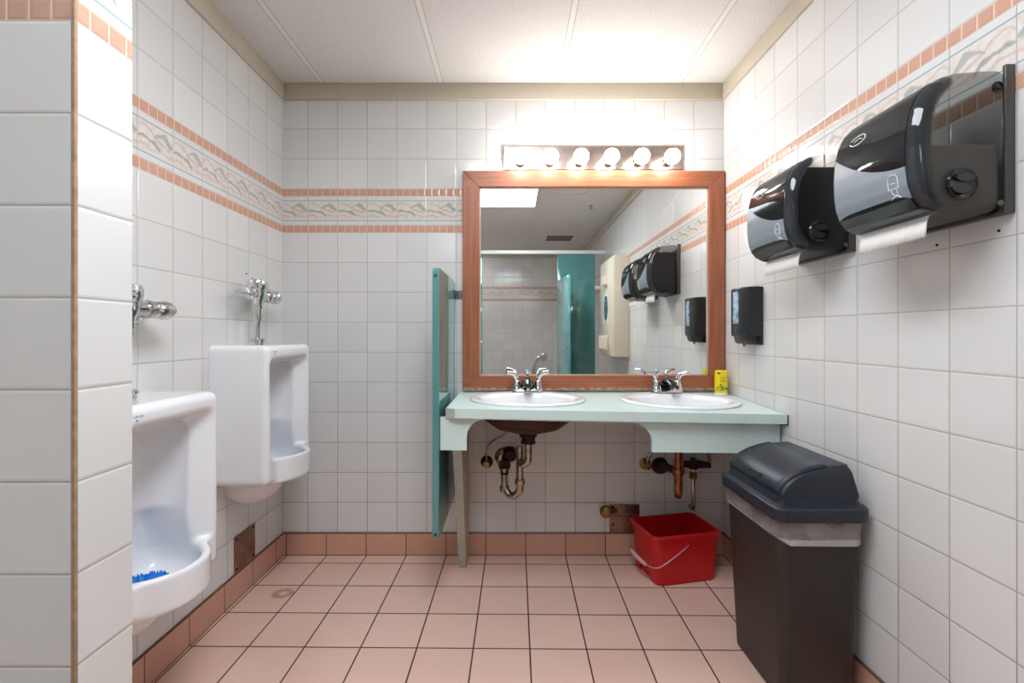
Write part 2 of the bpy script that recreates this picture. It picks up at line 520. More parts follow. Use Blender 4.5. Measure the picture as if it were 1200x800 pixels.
class MB:
    """collects shapes into one mesh"""
    def __init__(s):
        s.v, s.f = [], []

    def add(s, verts, faces, mtx=None):
        b = len(s.v)
        for q in verts:
            q = Vector(q)
            if mtx is not None:
                q = mtx @ q
            s.v.append(tuple(q))
        s.f += [tuple(i + b for i in f) for f in faces]
        return s

    def box(s, lo, hi, bev=0.0, seg=2, mtx=None):
        bm = bmesh.new()
        bmesh.ops.create_cube(bm, size=1)
        for vv in bm.verts:
            vv.co = Vector([(lo[i] + hi[i]) / 2 + vv.co[i] * (hi[i] - lo[i]) for i in range(3)])
        if bev:
            bmesh.ops.bevel(bm, geom=bm.edges[:], offset=bev, segments=seg, profile=0.5, affect='EDGES')
        bm.verts.index_update()
        s.add([vv.co for vv in bm.verts], [[q.index for q in f.verts] for f in bm.faces], mtx)
        bm.free()
        return s

    def loft(s, rings, cap0=True, cap1=True, mtx=None):
        n = len(rings[0])
        vs, fs = [], []
        for r in rings:
            vs += [tuple(q) for q in r]
        for i in range(len(rings) - 1):
            for j in range(n):
                a, b = i * n + j, i * n + (j + 1) % n
                fs.append((a, b, b + n, a + n))
        if cap0:
            fs.append(tuple(range(n))[::-1])
        if cap1:
            fs.append(tuple(range((len(rings) - 1) * n, len(rings) * n)))
        return s.add(vs, fs, mtx)

    def tube(s, pts, rad, seg=14, smooth=True, mtx=None, sub=6):
        pts = [Vector(q) for q in pts]
        rads = list(rad) if isinstance(rad, (list, tuple)) else [rad] * len(pts)
        if smooth and len(pts) > 2:
            P, R = [], []
            ext = [pts[0] * 2 - pts[1]] + pts + [pts[-1] * 2 - pts[-2]]
            for i in range(len(pts) - 1):
                p0, p1, p2, p3 = ext[i:i + 4]
                for k in range(sub):
                    u = k / sub
                    P.append(0.5 * ((2 * p1) + (-p0 + p2) * u + (2 * p0 - 5 * p1 + 4 * p2 - p3) * u * u
                                    + (-p0 + 3 * p1 - 3 * p2 + p3) * u ** 3))
                    R.append(rads[i] * (1 - u) + rads[i + 1] * u)
            P.append(pts[-1])
            R.append(rads[-1])
            pts, rads = P, R
        rings = []
        up = None
        for i, q in enumerate(pts):
            a = pts[max(0, i - 1)]
            b = pts[min(len(pts) - 1, i + 1)]
            d = (b - a).normalized()
            if up is None:
                up = d.orthogonal().normalized()
            up = (up - d * up.dot(d)).normalized()
            sd = d.cross(up)
            rings.append([q + (up * math.cos(2 * PI * j / seg) + sd * math.sin(2 * PI * j / seg)) * rads[i]
                          for j in range(seg)])
        return s.loft(rings, True, True, mtx)

    def lathe(s, prof, seg=32, mtx=None):      # prof: (radius, z)
        rings = [[(r * math.cos(2 * PI * j / seg), r * math.sin(2 * PI * j / seg), z) for j in range(seg)]
                 for r, z in [(max(r, 1e-4), z) for r, z in prof]]
        return s.loft(rings, True, True, mtx)

    def prism(s, poly, axis, a, b):            # 2-D outline pushed along an axis
        def P(q, h):
            return {'x': (h, q[0], q[1]), 'y': (q[0], h, q[1]), 'z': (q[0], q[1], h)}[axis]
        return s.loft([[P(q, a) for q in poly], [P(q, b) for q in poly]])

    def build(s, name, mat, parent=None, smooth=True, angle=40):
        return pydata(name, s.v, s.f, mat, parent, smooth, angle)


def rot(axis, deg, loc=(0, 0, 0)):
    return Matrix.Translation(loc) @ Matrix.Rotation(math.radians(deg), 4, axis)


def along(p, d):          # matrix that takes +z to direction d at p
    d = Vector(d).normalized()
    return Matrix.Translation(p) @ d.to_track_quat('Z', 'Y').to_matrix().to_4x4()


def rrect(x0, x1, y0, y1, r, z, n=6):
    pts = []
    for cx, cy, a0 in ((x1 - r, y1 - r, 0), (x0 + r, y1 - r, 90), (x0 + r, y0 + r, 180), (x1 - r, y0 + r, 270)):
        for k in range(n + 1):
            a = math.radians(a0 + 90 * k / n)
            pts.append((cx + r * math.cos(a), cy + r * math.sin(a), z))
    return pts


def thing(name, label, cat, loc=(0, 0, 0), group=None, rz=0.0):
    o = bpy.data.objects.new(name, None)
    COL.objects.link(o)
    o.empty_display_size = 0.05
    o.location = loc
    o.rotation_euler = (0, 0, rz)
    return tag(o, label, cat, group)


def tag(o, label, cat, group=None, kind=None):
    if label:
        o['label'] = label
    if cat:
        o['category'] = cat
    if group:
        o['group'] = group
    if kind:
        o['kind'] = kind
    return o


def struct(o, label=None):
    o['kind'] = 'structure'
    if label:
        o['label'] = label
    return o


def dup(o, parent=None):
    kids = list(o.children)
    c = o.copy()
    COL.objects.link(c)
    if parent is not None:
        c.parent = parent
        c.matrix_parent_inverse.identity()
    for k in kids:
        dup(k, c)
    return c


def nest(root, **rules):
    """sub-parts: move each named child under the part it belongs to (in order when there are several)"""
    kids = list(root.children)
    base = lambda q: q.name.split('.')[0]
    for child, par in rules.items():
        cs = [k for k in kids if base(k) == child]
        ps = [k for k in kids if base(k) == par]
        for i, c in enumerate(cs):
            c.parent = ps[min(len(ps) - 1, i * len(ps) // len(cs))]


def cut(target, cutter):
    md = target.modifiers.new('cut', 'BOOLEAN')
    md.operation = 'DIFFERENCE'
    md.solver = 'EXACT'
    md.object = cutter
    bpy.context.view_layer.update()
    dg = bpy.context.evaluated_depsgraph_get()
    me = bpy.data.meshes.new_from_object(target.evaluated_get(dg))
    target.modifiers.clear()
    target.data = me
    bpy.data.objects.remove(cutter, do_unlink=True)
    me.set_sharp_from_angle(angle=math.radians(35))


def surface_net(name, f, lo, hi, h, mat, parent=None, angle=0):
    """smooth mesh of the zero set of a distance field"""
    ax = [np.arange(lo[i], hi[i] + h, h) for i in range(3)]
    X, Y, Z = np.meshgrid(*ax, indexing='ij')
    V = f(X, Y, Z)
    ins = V < 0
    n = np.array(V.shape) - 1
    cnt = np.zeros(n)
    pos = np.zeros(tuple(n) + (3,))
    G = np.stack([X, Y, Z], -1)
    offs = [(i, j, k) for i in (0, 1) for j in (0, 1) for k in (0, 1)]

    def sl(o, A):
        return A[o[0]:o[0] + n[0], o[1]:o[1] + n[1], o[2]:o[2] + n[2]]
    for a in offs:
        for d in range(3):
            if a[d] == 0:
                b = list(a)
                b[d] = 1
                va, vb = sl(a, V), sl(b, V)
                cr = (va < 0) != (vb < 0)
                tt = np.where(cr, va / np.where(cr, va - vb, 1), 0)
                p = sl(a, G) + (sl(b, G) - sl(a, G)) * tt[..., None]
                pos += np.where(cr[..., None], p, 0)
                cnt += cr
    act = cnt > 0
    idx = -np.ones(n, int)
    idx[act] = np.arange(act.sum())
    verts = pos[act] / cnt[act][:, None]
    faces = []
    for d in range(3):
        a = [slice(None)] * 3
        b = [slice(None)] * 3
        a[d] = slice(0, -1)
        b[d] = slice(1, None)
        ch = ins[tuple(a)] != ins[tuple(b)]
        e1, e2 = (d + 1) % 3, (d + 2) % 3
        c = np.argwhere(ch)
        ok = (c[:, e1] > 0) & (c[:, e2] > 0) & (c[:, e1] < n[e1]) & (c[:, e2] < n[e2])
        c = c[ok]
        fl = ins[tuple(c.T)]
        q = []
        for s1, s2 in ((1, 1), (0, 1), (0, 0), (1, 0)):
            k = c.copy()
            k[:, e1] -= s1
            k[:, e2] -= s2
            q.append(idx[tuple(k.T)])
        q = np.stack(q, 1)
        q[~fl] = q[~fl][:, ::-1]
        faces.append(q)
    faces = np.concatenate(faces)
    faces = faces[(faces >= 0).all(1)]
    me = bpy.data.meshes.new(name)
    me.from_pydata(verts.tolist(), [], faces.tolist())
    return finish(name, me, mat, parent, True, angle)


def sd_box(X, Y, Z, lo, hi, r):
    c = [(lo[i] + hi[i]) / 2 for i in range(3)]
    hh = [(hi[i] - lo[i]) / 2 - r for i in range(3)]
    q = [np.abs(A - c[i]) - hh[i] for i, A in enumerate((X, Y, Z))]
    out = np.sqrt(sum(np.maximum(a, 0) ** 2 for a in q))
    return out + np.minimum(np.maximum(np.maximum(q[0], q[1]), q[2]), 0) - r


def sd_ell(X, Y, Z, c, r):
    k0 = np.sqrt(((X - c[0]) / r[0]) ** 2 + ((Y - c[1]) / r[1]) ** 2 + ((Z - c[2]) / r[2]) ** 2)
    k1 = np.sqrt(((X - c[0]) / r[0] ** 2) ** 2 + ((Y - c[1]) / r[1] ** 2) ** 2 + ((Z - c[2]) / r[2] ** 2) ** 2)
    return k0 * (k0 - 1) / np.maximum(k1, 1e-9)


def smin(a, b, k):
    hh = np.clip(0.5 + 0.5 * (b - a) / k, 0, 1)
    return b * (1 - hh) + a * hh - k * hh * (1 - hh)


def smax(a, b, k):
    return -smin(-a, -b, k)


def sd_poly(U, V, pts):
    d = np.full(U.shape, 1e9)
    s = np.ones(U.shape)
    n = len(pts)
    for i in range(n):
        a, b = pts[i], pts[i - 1]
        ex, ey = b[0] - a[0], b[1] - a[1]
        wx, wy = U - a[0], V - a[1]
        tt = np.clip((wx * ex + wy * ey) / (ex * ex + ey * ey), 0, 1)
        d = np.minimum(d, (wx - ex * tt) ** 2 + (wy - ey * tt) ** 2)
        c1, c2, c3 = V >= a[1], V < b[1], ex * wy > ey * wx
        s = np.where((c1 & c2 & c3) | (~c1 & ~c2 & ~c3), -s, s)
    return s * np.sqrt(d)


# ================================================================== THE SETTING
def slab(name, lo, hi, mat):
    return struct(MB().box(lo, hi).build(name, mat, smooth=False))


slab('floor', (XL - 0.1, YF - 0.1, -0.08), (XR + 0.1, 0.1, 0.0), M['floor'])
slab('ceiling', (XL - 0.1, YF - 0.1, ZC), (XR + 0.1, 0.1, ZC + 0.08), M['ceiling'])
slab('wall_back', (XL - 0.1, 0.0, 0.0), (XR + 0.1, 0.1, ZC), M['tile_back'])
slab('wall_left', (XL - 0.1, YF, 0.0), (XL, 0.0, ZC), M['tile_left'])
slab('wall_right', (XR, YF, 0.0), (XR + 0.1, 0.0, ZC), M['tile_right'])
slab('wall_front', (XL - 0.1, YF - 0.1, 0.0), (XR + 0.1, YF, ZC), M['tile_far'])
slab('wall_divider', (XL, -1.606, 0.0), (-0.732, -1.490, ZC), M['tile_pier'])
struct(MB().box((-0.7370, -1.6075, 0.0), (-0.7310, -1.6010, ZC), 0.0015).build('trim_4', M['corner_grout']))

# painted crown strips
struct(MB().box((XL, -0.014, ZCR), (XR, 0.0, ZC), 0.003).build('trim_1', M['crown']))
struct(MB().box((XL, -1.49, ZCR), (XL + 0.012, -0.014, ZC), 0.003)
       .box((XL, YF, ZCR), (XL + 0.012, -1.606, ZC), 0.003).build('trim_2', M['crown']))
struct(MB().box((XR - 0.012, YF, ZCR), (XR, -0.014, ZC), 0.003).build('trim_3', M['crown']))
struct(MB().box((XL + 0.012, YF, ZCR), (XR - 0.012, YF + 0.014, ZC), 0.003).build('trim_5', M['crown']))


def cove(axis, sgn, wall, a, b):
    """a base tile: thin upright with an eased top"""
    prof = [(0, ZB), (0.006, ZB), (0.008, ZB - 0.003), (0.008, 0.006), (0.009, 0.0), (0, 0.0)]
    poly = [(wall + sgn * p, z) for p, z in prof]
    return MB().prism(poly, axis, a, b)


struct(cove('x', -1, 0.0, XL, XR).build('baseboard_back', M['cove_x'], smooth=False))
struct(cove('y', 1, XL, -1.49, 0.0).build('baseboard_left', M['cove_y'], smooth=False))
struct(cove('y', -1, XR, YF, 0.0).build('baseboard_right', M['cove_y'], smooth=False))
struct(cove('x', 1, YF, XL, XR).build('baseboard_front', M['cove_x'], smooth=False))

# ================================================================== CEILING FIXTURES
def ceiling_light(label, loc, hw, mat):
    r = thing('ceiling_light', label, 'ceiling light', loc, 'fluorescent panels in the ceiling grid')
    f = MB()
    for lo, hi in (((-hw, -0.606, -0.008), (hw, -0.586, 0.0)), ((-hw, 0.586, -0.008), (hw, 0.606, 0.0)),
                   ((-hw, -0.586, -0.008), (-hw + .02, 0.586, 0.0)), ((hw - .02, -0.586, -0.008), (hw, 0.586, 0.0))):
        f.box(lo, hi, 0.002)
    f.build('frame', M['ceiling_white'], r)
    MB().box((-hw + .018, -0.588, -0.005), (hw - .018, 0.588, -0.001)).build('diffuser', mat, r, smooth=False)


ceiling_light('wide lit white fluorescent panel recessed in the ceiling, seen at the top of the mirror', (-0.0595, -1.70, ZC), .306, M['panel'])
ceiling_light('added unseen fill light, a narrow lit white panel in the ceiling over the toilet stall', (-0.8245, -4.14, ZC), .153, M['panel_fill'])  # added lamp, hidden from the camera, brightens the stall in the mirror

r = thing('ceiling_vent', 'grey square louvred air vent in the ceiling tile, seen in the mirror', 'vent', (0.63, -3.79, ZC))
f = MB()
for lo, hi in (((-0.20, -0.20, -0.01), (0.20, -0.17, 0)), ((-0.20, 0.17, -0.01), (0.20, 0.20, 0)),
               ((-0.20, -0.17, -0.01), (-0.17, 0.17, 0)), ((0.17, -0.17, -0.01), (0.20, 0.17, 0))):
    f.box(lo, hi, 0.003)
f.build('frame', M['ceiling_white'], r)
f = MB()
for k in range(9):
    f.box((-0.17, -0.012, -0.001), (0.17, 0.012, 0.001), mtx=Matrix.Translation((0, -0.15 + k * 0.0375, -0.006)) @ Matrix.Rotation(0.5, 4, 'X'))
f.build('louvre', M['vent_grey'], r, smooth=False)
MB().box((-0.17, -0.17, -0.002), (0.17, 0.17, 0)).build('backing', M['slot'], r, smooth=False)

r = thing('ceiling_speaker', 'round white speaker cover flush with the ceiling, seen in the mirror', 'speaker', (0.54, -1.75, ZC))
MB().lathe([(0.0, -0.004), (0.150, -0.004), (0.153, -0.002), (0.153, 0.0)], 48).build('grille', M['ceiling_white'], r)
MB().lathe([(0.158, 0.0), (0.158, -0.006), (0.168, -0.006), (0.170, 0.0)], 48).build('trim_ring', M['ceiling_white'], r)

r = thing('fire_sprinkler', 'small sprinkler head on the ceiling, seen in the mirror', 'sprinkler', (0.788, -2.246, ZC))
MB().lathe([(0.0, -0.004), (0.03, -0.004), (0.034, 0.0)], 24).build('escutcheon', M['alu'], r)
MB().lathe([(0.006, -0.004), (0.006, -0.034), (0.016, -0.036), (0.016, -0.039), (0.0, -0.04)], 16).build('deflector', M['chrome_dull'], r)

# ================================================================== MIRROR
r = thing('wall_mirror', 'large wall mirror in a reddish wood frame above the two sinks', 'mirror', (0, 0, 0))
ox0, ox1, oz0, oz1 = -0.2525, 1.0855, 0.853, 1.9705
ix0, ix1, iz0, iz1 = -0.1660, 1.0040, 0.9265, 1.8880
yf, yb = -0.030, -0.002


def rail(pts):     # mitred rail: quad in x,z between y planes with an inner lip
    n = len(pts)
    vs = [(x, yb, z) for x, z in pts] + [(x, yf, z) for x, z in pts]
    fs = [tuple(range(n)), tuple(range(2 * n - 1, n - 1, -1))] + [(i, (i + 1) % n, n + (i + 1) % n, n + i) for i in range(n)]
    return vs, fs


fr = MB()
fr.add(*rail([(ox0, oz0), (ox1, oz0), (ix1, iz0), (ix0, iz0)]))
fr.add(*rail([(ox0, oz1), (ix0, iz1), (ix1, iz1), (ox1, oz1)]))
fr.add(*rail([(ox0, oz0), (ix0, iz0), (ix0, iz1), (ox0, oz1)]))
fr.add(*rail([(ox1, oz0), (ox1, oz1), (ix1, iz1), (ix1, iz0)]))
frame = fr.build('frame', M['wood'], r, smooth=False)
bv = frame.modifiers.new('bevel', 'BEVEL')
bv.width = 0.0025
bv.segments = 2
bead = MB()
for lo, hi in (((ix0, -0.022, iz0), (ix1, -0.012, iz0 + 0.005)), ((ix0, -0.022, iz1 - 0.005), (ix1, -0.012, iz1)),
               ((ix0, -0.022, iz0), (ix0 + 0.005, -0.012, iz1)), ((ix1 - 0.005, -0.022, iz0), (ix1, -0.012, iz1))):
    bead.box(lo, hi)
bead.build('inner_bead', simple('pale_bead', (196, 168, 146), 0.4), r, smooth=False)
MB().box((ix0 - 0.01, -0.014, iz0 - 0.01), (ix1 + 0.01, -0.008, iz1 + 0.01)).build('glass', M['mirror'], r, smooth=False)

# ================================================================== VANITY LIGHT
r = thing('vanity_light', 'strip light with six glowing globe bulbs on a metal bar above the mirror', 'light fixture', (0.417, 0, 2.0405))
MB().box((-0.461, -0.020, -0.0615), (0.461, 0.0, 0.0615), 0.003).build('back_plate', M['plate_fix'], r, smooth=False)
for k in range(6):
    x = -0.3745 + k * 0.1497
    m_ = along((x, -0.020, -0.0265), (0, -1, 0))
    MB().lathe([(0.0, 0.0), (0.026, 0.0), (0.024, 0.006), (0.019, 0.010), (0.0175, 0.034), (0.0, 0.036)], 24, m_).build('socket', M['chrome_dull'], r)
    MB().lathe([(0.0, 0.030), (0.014, 0.032), (0.016, 0.044), (0.022, 0.053), (0.031, 0.062), (0.0365, 0.076),
                (0.0375, 0.086), (0.0365, 0.096), (0.031, 0.110), (0.022, 0.119), (0.010, 0.1235), (0.0, 0.1245)], 24, m_).build('bulb', M['bulb'], r)

nest(r, bulb='socket')

# ================================================================== COUNTER
CX0, CX1 = -0.265, 1.0865


def zc(x, y):      # the counter has settled towards its front right corner
    return 0.840 - 0.0205 * min(1, max(0, (x - CX0) / (CX1 - CX0))) * min(1, max(0, -y / 0.55))


r = thing('vanity_counter', 'pale seafoam laminate counter holding both sinks below the mirror', 'counter', (0, 0, 0))
xs = [CX0, -0.228] + list(np.linspace(-0.17, CX1, 22))


def yfront(x):
    return -0.524 if x <= CX0 + 1e-6 else -0.541 - 0.018 * (x + 0.228) / (CX1 + 0.228)


NY = 9
top = [[(x, -0.002 + (yfront(x) + 0.002) * j / (NY - 1)) for j in range(NY)] for x in xs]
vs, fs = [], []
for lay in (0, 1):
    for row in top:
        for (x, y) in row:
            vs.append((x, y, zc(x, y) - (0.038 if lay else 0)))
nx = len(xs)


def I(l, i, j):
    return l * nx * NY + i * NY + j


for i in range(nx - 1):
    for j in range(NY - 1):
        fs.append((I(0, i, j), I(0, i + 1, j), I(0, i + 1, j + 1), I(0, i, j + 1)))
        fs.append((I(1, i, j), I(1, i, j + 1), I(1, i + 1, j + 1), I(1, i + 1, j)))
for i in range(nx - 1):
    for j in (0, NY - 1):
        fs.append((I(0, i, j), I(0, i + 1, j), I(1, i + 1, j), I(1, i, j)))
for j in range(NY - 1):
    for i in (0, nx - 1):
        fs.append((I(0, i, j), I(0, i, j + 1), I(1, i, j + 1), I(1, i, j)))
worktop = pydata('worktop', vs, fs, M['laminate'], r, True, 30)
SINKS = [(0.0725, -0.268), (0.7590, -0.282)]
for sx, sy in SINKS:
    e = MB().loft([[(sx + 0.236 * math.cos(a), sy + 0.188 * math.sin(a), z) for a in np.linspace(0, 2 * PI, 64, endpoint=False)] for z in (0.7, 0.95)])
    cut(worktop, e.build('cutter', M['laminate']))
# apron with the knee opening
yA = -0.518
zb0, zb1 = 0.669, 0.655
AX0, AX1 = -0.290, 1.082


def zbot(x):
    return zb0 + (zb1 - zb0) * (x - AX0) / (AX1 - AX0)


def ztop(x):
    return zc(max(x, CX0), yA) - 0.0385


o0, o1 = -0.183, 0.566
rA = 0.072
zl, zr = ztop(o0) - 0.008, ztop(o1) - 0.012
arch = [(o0, zbot(o0))]
arch += [(o0 + rA - rA * math.cos(a), zl - rA + rA * math.sin(a)) for a in np.linspace(0, PI / 2, 10)]
arch += [(o1 - rA * 1.1 + rA * 1.1 * math.sin(a), zr - rA * 1.1 + rA * 1.1 * math.cos(a)) for a in np.linspace(0, PI / 2, 10)]
arch += [(o1, zbot(o1))]
outl = [(AX0, zbot(AX0))] + arch + [(AX1, zbot(AX1)), (AX1, ztop(AX1)), (0.6, ztop(0.6)), (0.2, ztop(0.2)), (CX0, ztop(CX0)), (AX0, ztop(CX0))]
MB().prism(outl, 'y', yA, yA + 0.019).build('apron', M['laminate'], r, smooth=False)
# tapered support panel that stands against the wall
lp = []
for yy, zz in ((-0.010, 0.0), (-0.128, 0.0), (-0.136, 0.012), (-0.495, 0.668), (-0.495, 0.795), (-0.010, 0.800)):
    lp.append((yy, zz))
leg = MB().prism(lp, 'x', -0.258, -0.223)
lean = lambda mb: [(x + 0.045 * max(0, -y - 0.13), y, z) for x, y, z in mb.v]
leg.v = lean(leg)
leg.build('support_panel', M['bare_board'], r, smooth=False)
strip = MB().prism([(-.1285, 0.0), (-.1365, 0.012), (-.4955, 0.668), (-.4975, 0.667), (-.1385, 0.011), (-.1305, 0.0)], 'x', -.2585, -.2225)
strip.v = lean(strip)
strip.build('support_edge_strip', M['laminate_edge'], r, smooth=False)
MB().prism([(CX0 - 0.001, -0.5235), (-0.2285, -0.5415), (-0.2285, -0.5425), (CX0 - 0.002, -0.5245)], 'z', 0.803, 0.8395).build('corner_edge_strip', M['laminate_edge'], r, smooth=False)
MB().box((CX1 + 0.0002, -0.561, 0.776), (CX1 + 0.003, -0.02, 0.818)).build('end_strip', M['slot'], r, smooth=False)
MB().box((-0.20, -0.03, 0.778), (1.07, -0.004, 0.801)).build('wall_cleat', M['wood'], r, smooth=False)


# ------------------------------------------------------------------ sinks and faucets
def ell(a, b, cy, z, n=64):
    return [(a * math.cos(q), cy + b * math.sin(q), z) for q in np.linspace(0, 2 * PI, n, endpoint=False)]


def make_sink():
    t_ = thing('drop_in_sink', 'left oval white drop-in sink beside the teal screen', 'sink', (0, 0, 0), 'oval sinks in the counter')
    MB().loft([ell(.234, .186, 0, -.01), ell(.262, .215, 0, .0005), ell(.2645, .2175, 0, .005), ell(.2625, .2155, 0, .010), ell(.255, .208, 0, .0125),
               ell(.243, .196, 0, .013), ell(.222, .158, -.026, .0105), ell(.213, .149, -.028, .006), ell(.207, .143, -.028, -.006), ell(.197, .135, -.028, -.045),
               ell(.165, .115, -.028, -.092), ell(.11, .08, -.028, -.118), ell(.03, .03, -.028, -.127)], False, True).build('basin', M['sink_white'], t_, True, 60)
    MB().lathe([(0.0, -.1255), (0.020, -.1255), (0.024, -.1225), (0.024, -.128)], 24, Matrix.Translation((0, -.028, 0))).build('drain_stopper', M['chrome'], t_)
    MB().loft([ell(.230, .182, -.002, -.012), ell(.222, .158, -.028, -.04), ell(.195, .135, -.028, -.085), ell(.14, .10, -.028, -.125),
               ell(.06, .055, -.028, -.143), ell(.035, .035, -.028, -.146)], False, True).build('underside', M['rust_under'], t_, True, 60)
    nest(t_, drain_stopper='basin')
    return t_


sink = make_sink()
sink.location = (SINKS[0][0], SINKS[0][1], zc(*SINKS[0]))
s2 = dup(sink)
s2.location = (SINKS[1][0], SINKS[1][1], zc(*SINKS[1]))
s2['label'] = 'right oval white drop-in sink beside the yellow can'
for q in (sink, s2):
    q.rotation_euler = (math.atan((zc(q.location.x, -0.05) - zc(q.location.x, -0.5)) / 0.45),
                        math.atan((zc(q.location.x - .2, q.location.y) - zc(q.location.x + .2, q.location.y)) / 0.4), 0)


def make_faucet():
    t_ = thing('bathroom_faucet', 'two-handled chrome faucet with dark spout on the left sink', 'faucet', (0, 0, 0), 'faucets on the sinks')
    MB().loft([rrect(-.078, .078, -.026, .026, .0255, 0), rrect(-.078, .078, -.026, .026, .0255, .008), rrect(-.074, .074, -.022, .022, .0215, .014),
               rrect(-.068, .068, -.016, .016, .0155, .016)]).build('base_plate', M['chrome'], t_)
    # spout: rises from the middle of the base and reaches forward
    secs = []
    for (y, z, hw, hh) in ((.010, .010, .033, .006), (.008, .030, .031, .016), (.000, .050, .027, .017), (-.020, .060, .023, .013),
                           (-.060, .052, .0205, .012), (-.095, .040, .0195, .012), (-.112, .033, .018, .011)):
        secs.append([(hw * math.cos(a), y - hh * 0.5 * math.sin(a), z + hh * math.sin(a)) for a in np.linspace(0, 2 * PI, 20, endpoint=False)])
    MB().loft(secs).build('spout', M['spout'], t_, True, 50)
    MB().lathe([(0.0, 0.0), (.0115, 0.0), (.0115, .014), (0.0, .015)], 20, along((0, -.100, .032), (0, -.25, -1))).build('aerator', M['chrome'], t_)
    MB().tube([(0, .014, .03), (0, .014, .084)], .0028, 8, False).lathe([(0, 0), (.008, .001), (.0115, .007), (.0115, .013), (.007, .019), (0, .020)], 18, Matrix.Translation((0, .014, .080))).build('lift_rod', M['chrome'], t_)
    for s in (-1, 1):
        MB().lathe([(0.0, .012), (.026, .012), (.0265, .017), (.023, .023), (.019, .040), (.0165, .050), (.0145, .058), (.008, .064), (0, .065)], 28,
                   Matrix.Translation((s * .0525, 0, 0))).build('handle_hub', M['chrome'], t_)
        pts = [(s * .0525, 0, .058), (s * .055, -.002, .072), (s * .064, -.006, .086), (s * .080, -.012, .094), (s * .104, -.020, .097)]
        lv = MB().tube(pts, [.0135, .0125, .0115, .011, .0105], 14)
        lv.build('lever_handle', M['chrome'], t_)
    nest(t_, lever_handle='handle_hub', aerator='spout')
    return t_


fa = make_faucet()
fa.location = (SINKS[0][0] + 0.004, SINKS[0][1] + 0.172, zc(SINKS[0][0], -0.1) + 0.0125)
fb = dup(fa)
fb.location = (SINKS[1][0] + 0.006, SINKS[1][1] + 0.178, zc(SINKS[1][0], -0.1) + 0.0145)
fb['label'] = 'two-handled chrome faucet with dark spout on the right sink'

# ------------------------------------------------------------------ plumbing under the left sink
r = thing('drain_trap', 'tarnished chrome U-bend drain pipe under the left sink', 'drain pipe', (0, 0, 0))
dx, dy = 0.073, -0.296
MB().lathe([(0, .690), (.036, .690), (.040, .686), (.040, .676), (.031, .674), (.031, .655), (.034, .653), (.034, .645), (0, .644)][::-1], 24, Matrix.Translation((dx, dy, 0))).build('drain_body', M['dark_iron'], r)
MB().tube([(dx, dy, .652), (dx, dy, .585), (dx - .004, dy + .004, .560), (dx - .026, dy + .020, .546), (.038, -.250, .557), (.037, -.246, .590), (.037, -.246, .620)], .0175, 16, sub=8).build('tailpiece', M['chrome_dull'], r)
MB().tube([(.037, -.246, .588), (.037, -.246, .430), (.034, -.240, .412), (.010, -.226, .384), (-.012, -.212, .384), (-.034, -.198, .412), (-.036, -.190, .440),
           (-.036, -.185, .500)], .0165, 18, sub=8).build('u_bend', M['chrome_dull'], r)
MB().lathe([(0, -.012), (.022, -.012), (.024, -.006), (.024, .006), (.022, .012), (0, .012)], 20, Matrix.Translation((.037, -.246, .455))).build('slip_nut', M['chrome_dull'], r)
MB().lathe([(0, -.012), (.022, -.012), (.024, -.006), (.024, .006), (.022, .012), (0, .012)], 20, Matrix.Translation((-.036, -.190, .405))).build('slip_nut', M['chrome_dull'], r)
MB().tube([(-.036, -.186, .47), (-.036, -.178, .498), (-.036, -.150, .508), (-.036, -.006, .508)], .019, 16).build('wall_tube', M['dark_iron'], r)
MB().lathe([(0, 0), (.050, 0), (.048, .006), (.034, .014), (.022, .017), (0, .017)], 28, along((-.040, -.0005, .506), (0, -1, 0))).build('escutcheon', M['chrome_dull'], r)
MB().lathe([(0, 0), (.029, 0), (.030, .02), (.026, .038), (0, .04)], 20, along((-.036, -.148, .508), (0, -1, 0))).build('trap_nut', M['dark_iron'], r)
MB().box((-.045, -.165, .520), (.020, -.085, .585), .02, 3).build('rusty_fitting', M['dark_iron'], r)
MB().tube([(.052, -.262, .652), (.040, -.250, .612), (.025, -.235, .580)], .006, 8, False).build('pop_up_rod', M['chrome_dull'], r)

r = thing('water_supply_stop', 'small supply valve on the wall left of the U-bend with a thin riser', 'water valve', (-.130, 0, .480))
MB().lathe([(0, 0), (.032, 0), (.031, .006), (.022, .013), (0, .014)], 24, along((0, -.0005, 0), (0, -1, 0))).build('escutcheon', M['dark_iron'], r)
MB().lathe([(0, .010), (.012, .010), (.012, .045), (.016, .046), (.016, .062), (0, .063)], 18, along((0, 0, 0), (0, -1, 0))).build('valve_body', M['brass'], r)
MB().tube([(0, -.04, .008), (.002, -.045, .06), (.016, -.06, .105), (.055, -.09, .140), (.105, -.10, .172), (.112, -.10, .22)], .0052, 10).build('riser_tube', M['chrome_dull'], r)

# ------------------------------------------------------------------ plumbing under the right sink
r = thing('drain_trap', 'copper drain pipe hanging below the apron under the right sink', 'drain pipe', (0, 0, 0))
px_, py_ = .748, -.310
MB().lathe([(0, .678), (.034, .678), (.034, .662), (.026, .658), (0, .658)][::-1], 24, Matrix.Translation((px_, py_, 0))).build('drain_body', M['dark_iron'], r)
MB().tube([(px_, py_, .665), (px_, py_, .560), (px_, py_, .52)], .0195, 18, False).build('tailpiece', M['copper'], r)
MB().lathe([(0, -.012), (.025, -.012), (.027, -.006), (.027, .006), (.025, .012), (0, .012)], 20, Matrix.Translation((px_, py_, .524))).build('slip_nut', M['copper'], r)
MB().tube([(px_, py_, .52), (px_, py_, .445), (px_ + .004, py_ + .014, .416), (px_ + .014, py_ + .048, .402), (px_ + .026, py_ + .084, .414), (px_ + .032, py_ + .100, .440),
           (px_ + .033, py_ + .104, .47)], .0185, 18).build('u_bend', M['copper'], r)
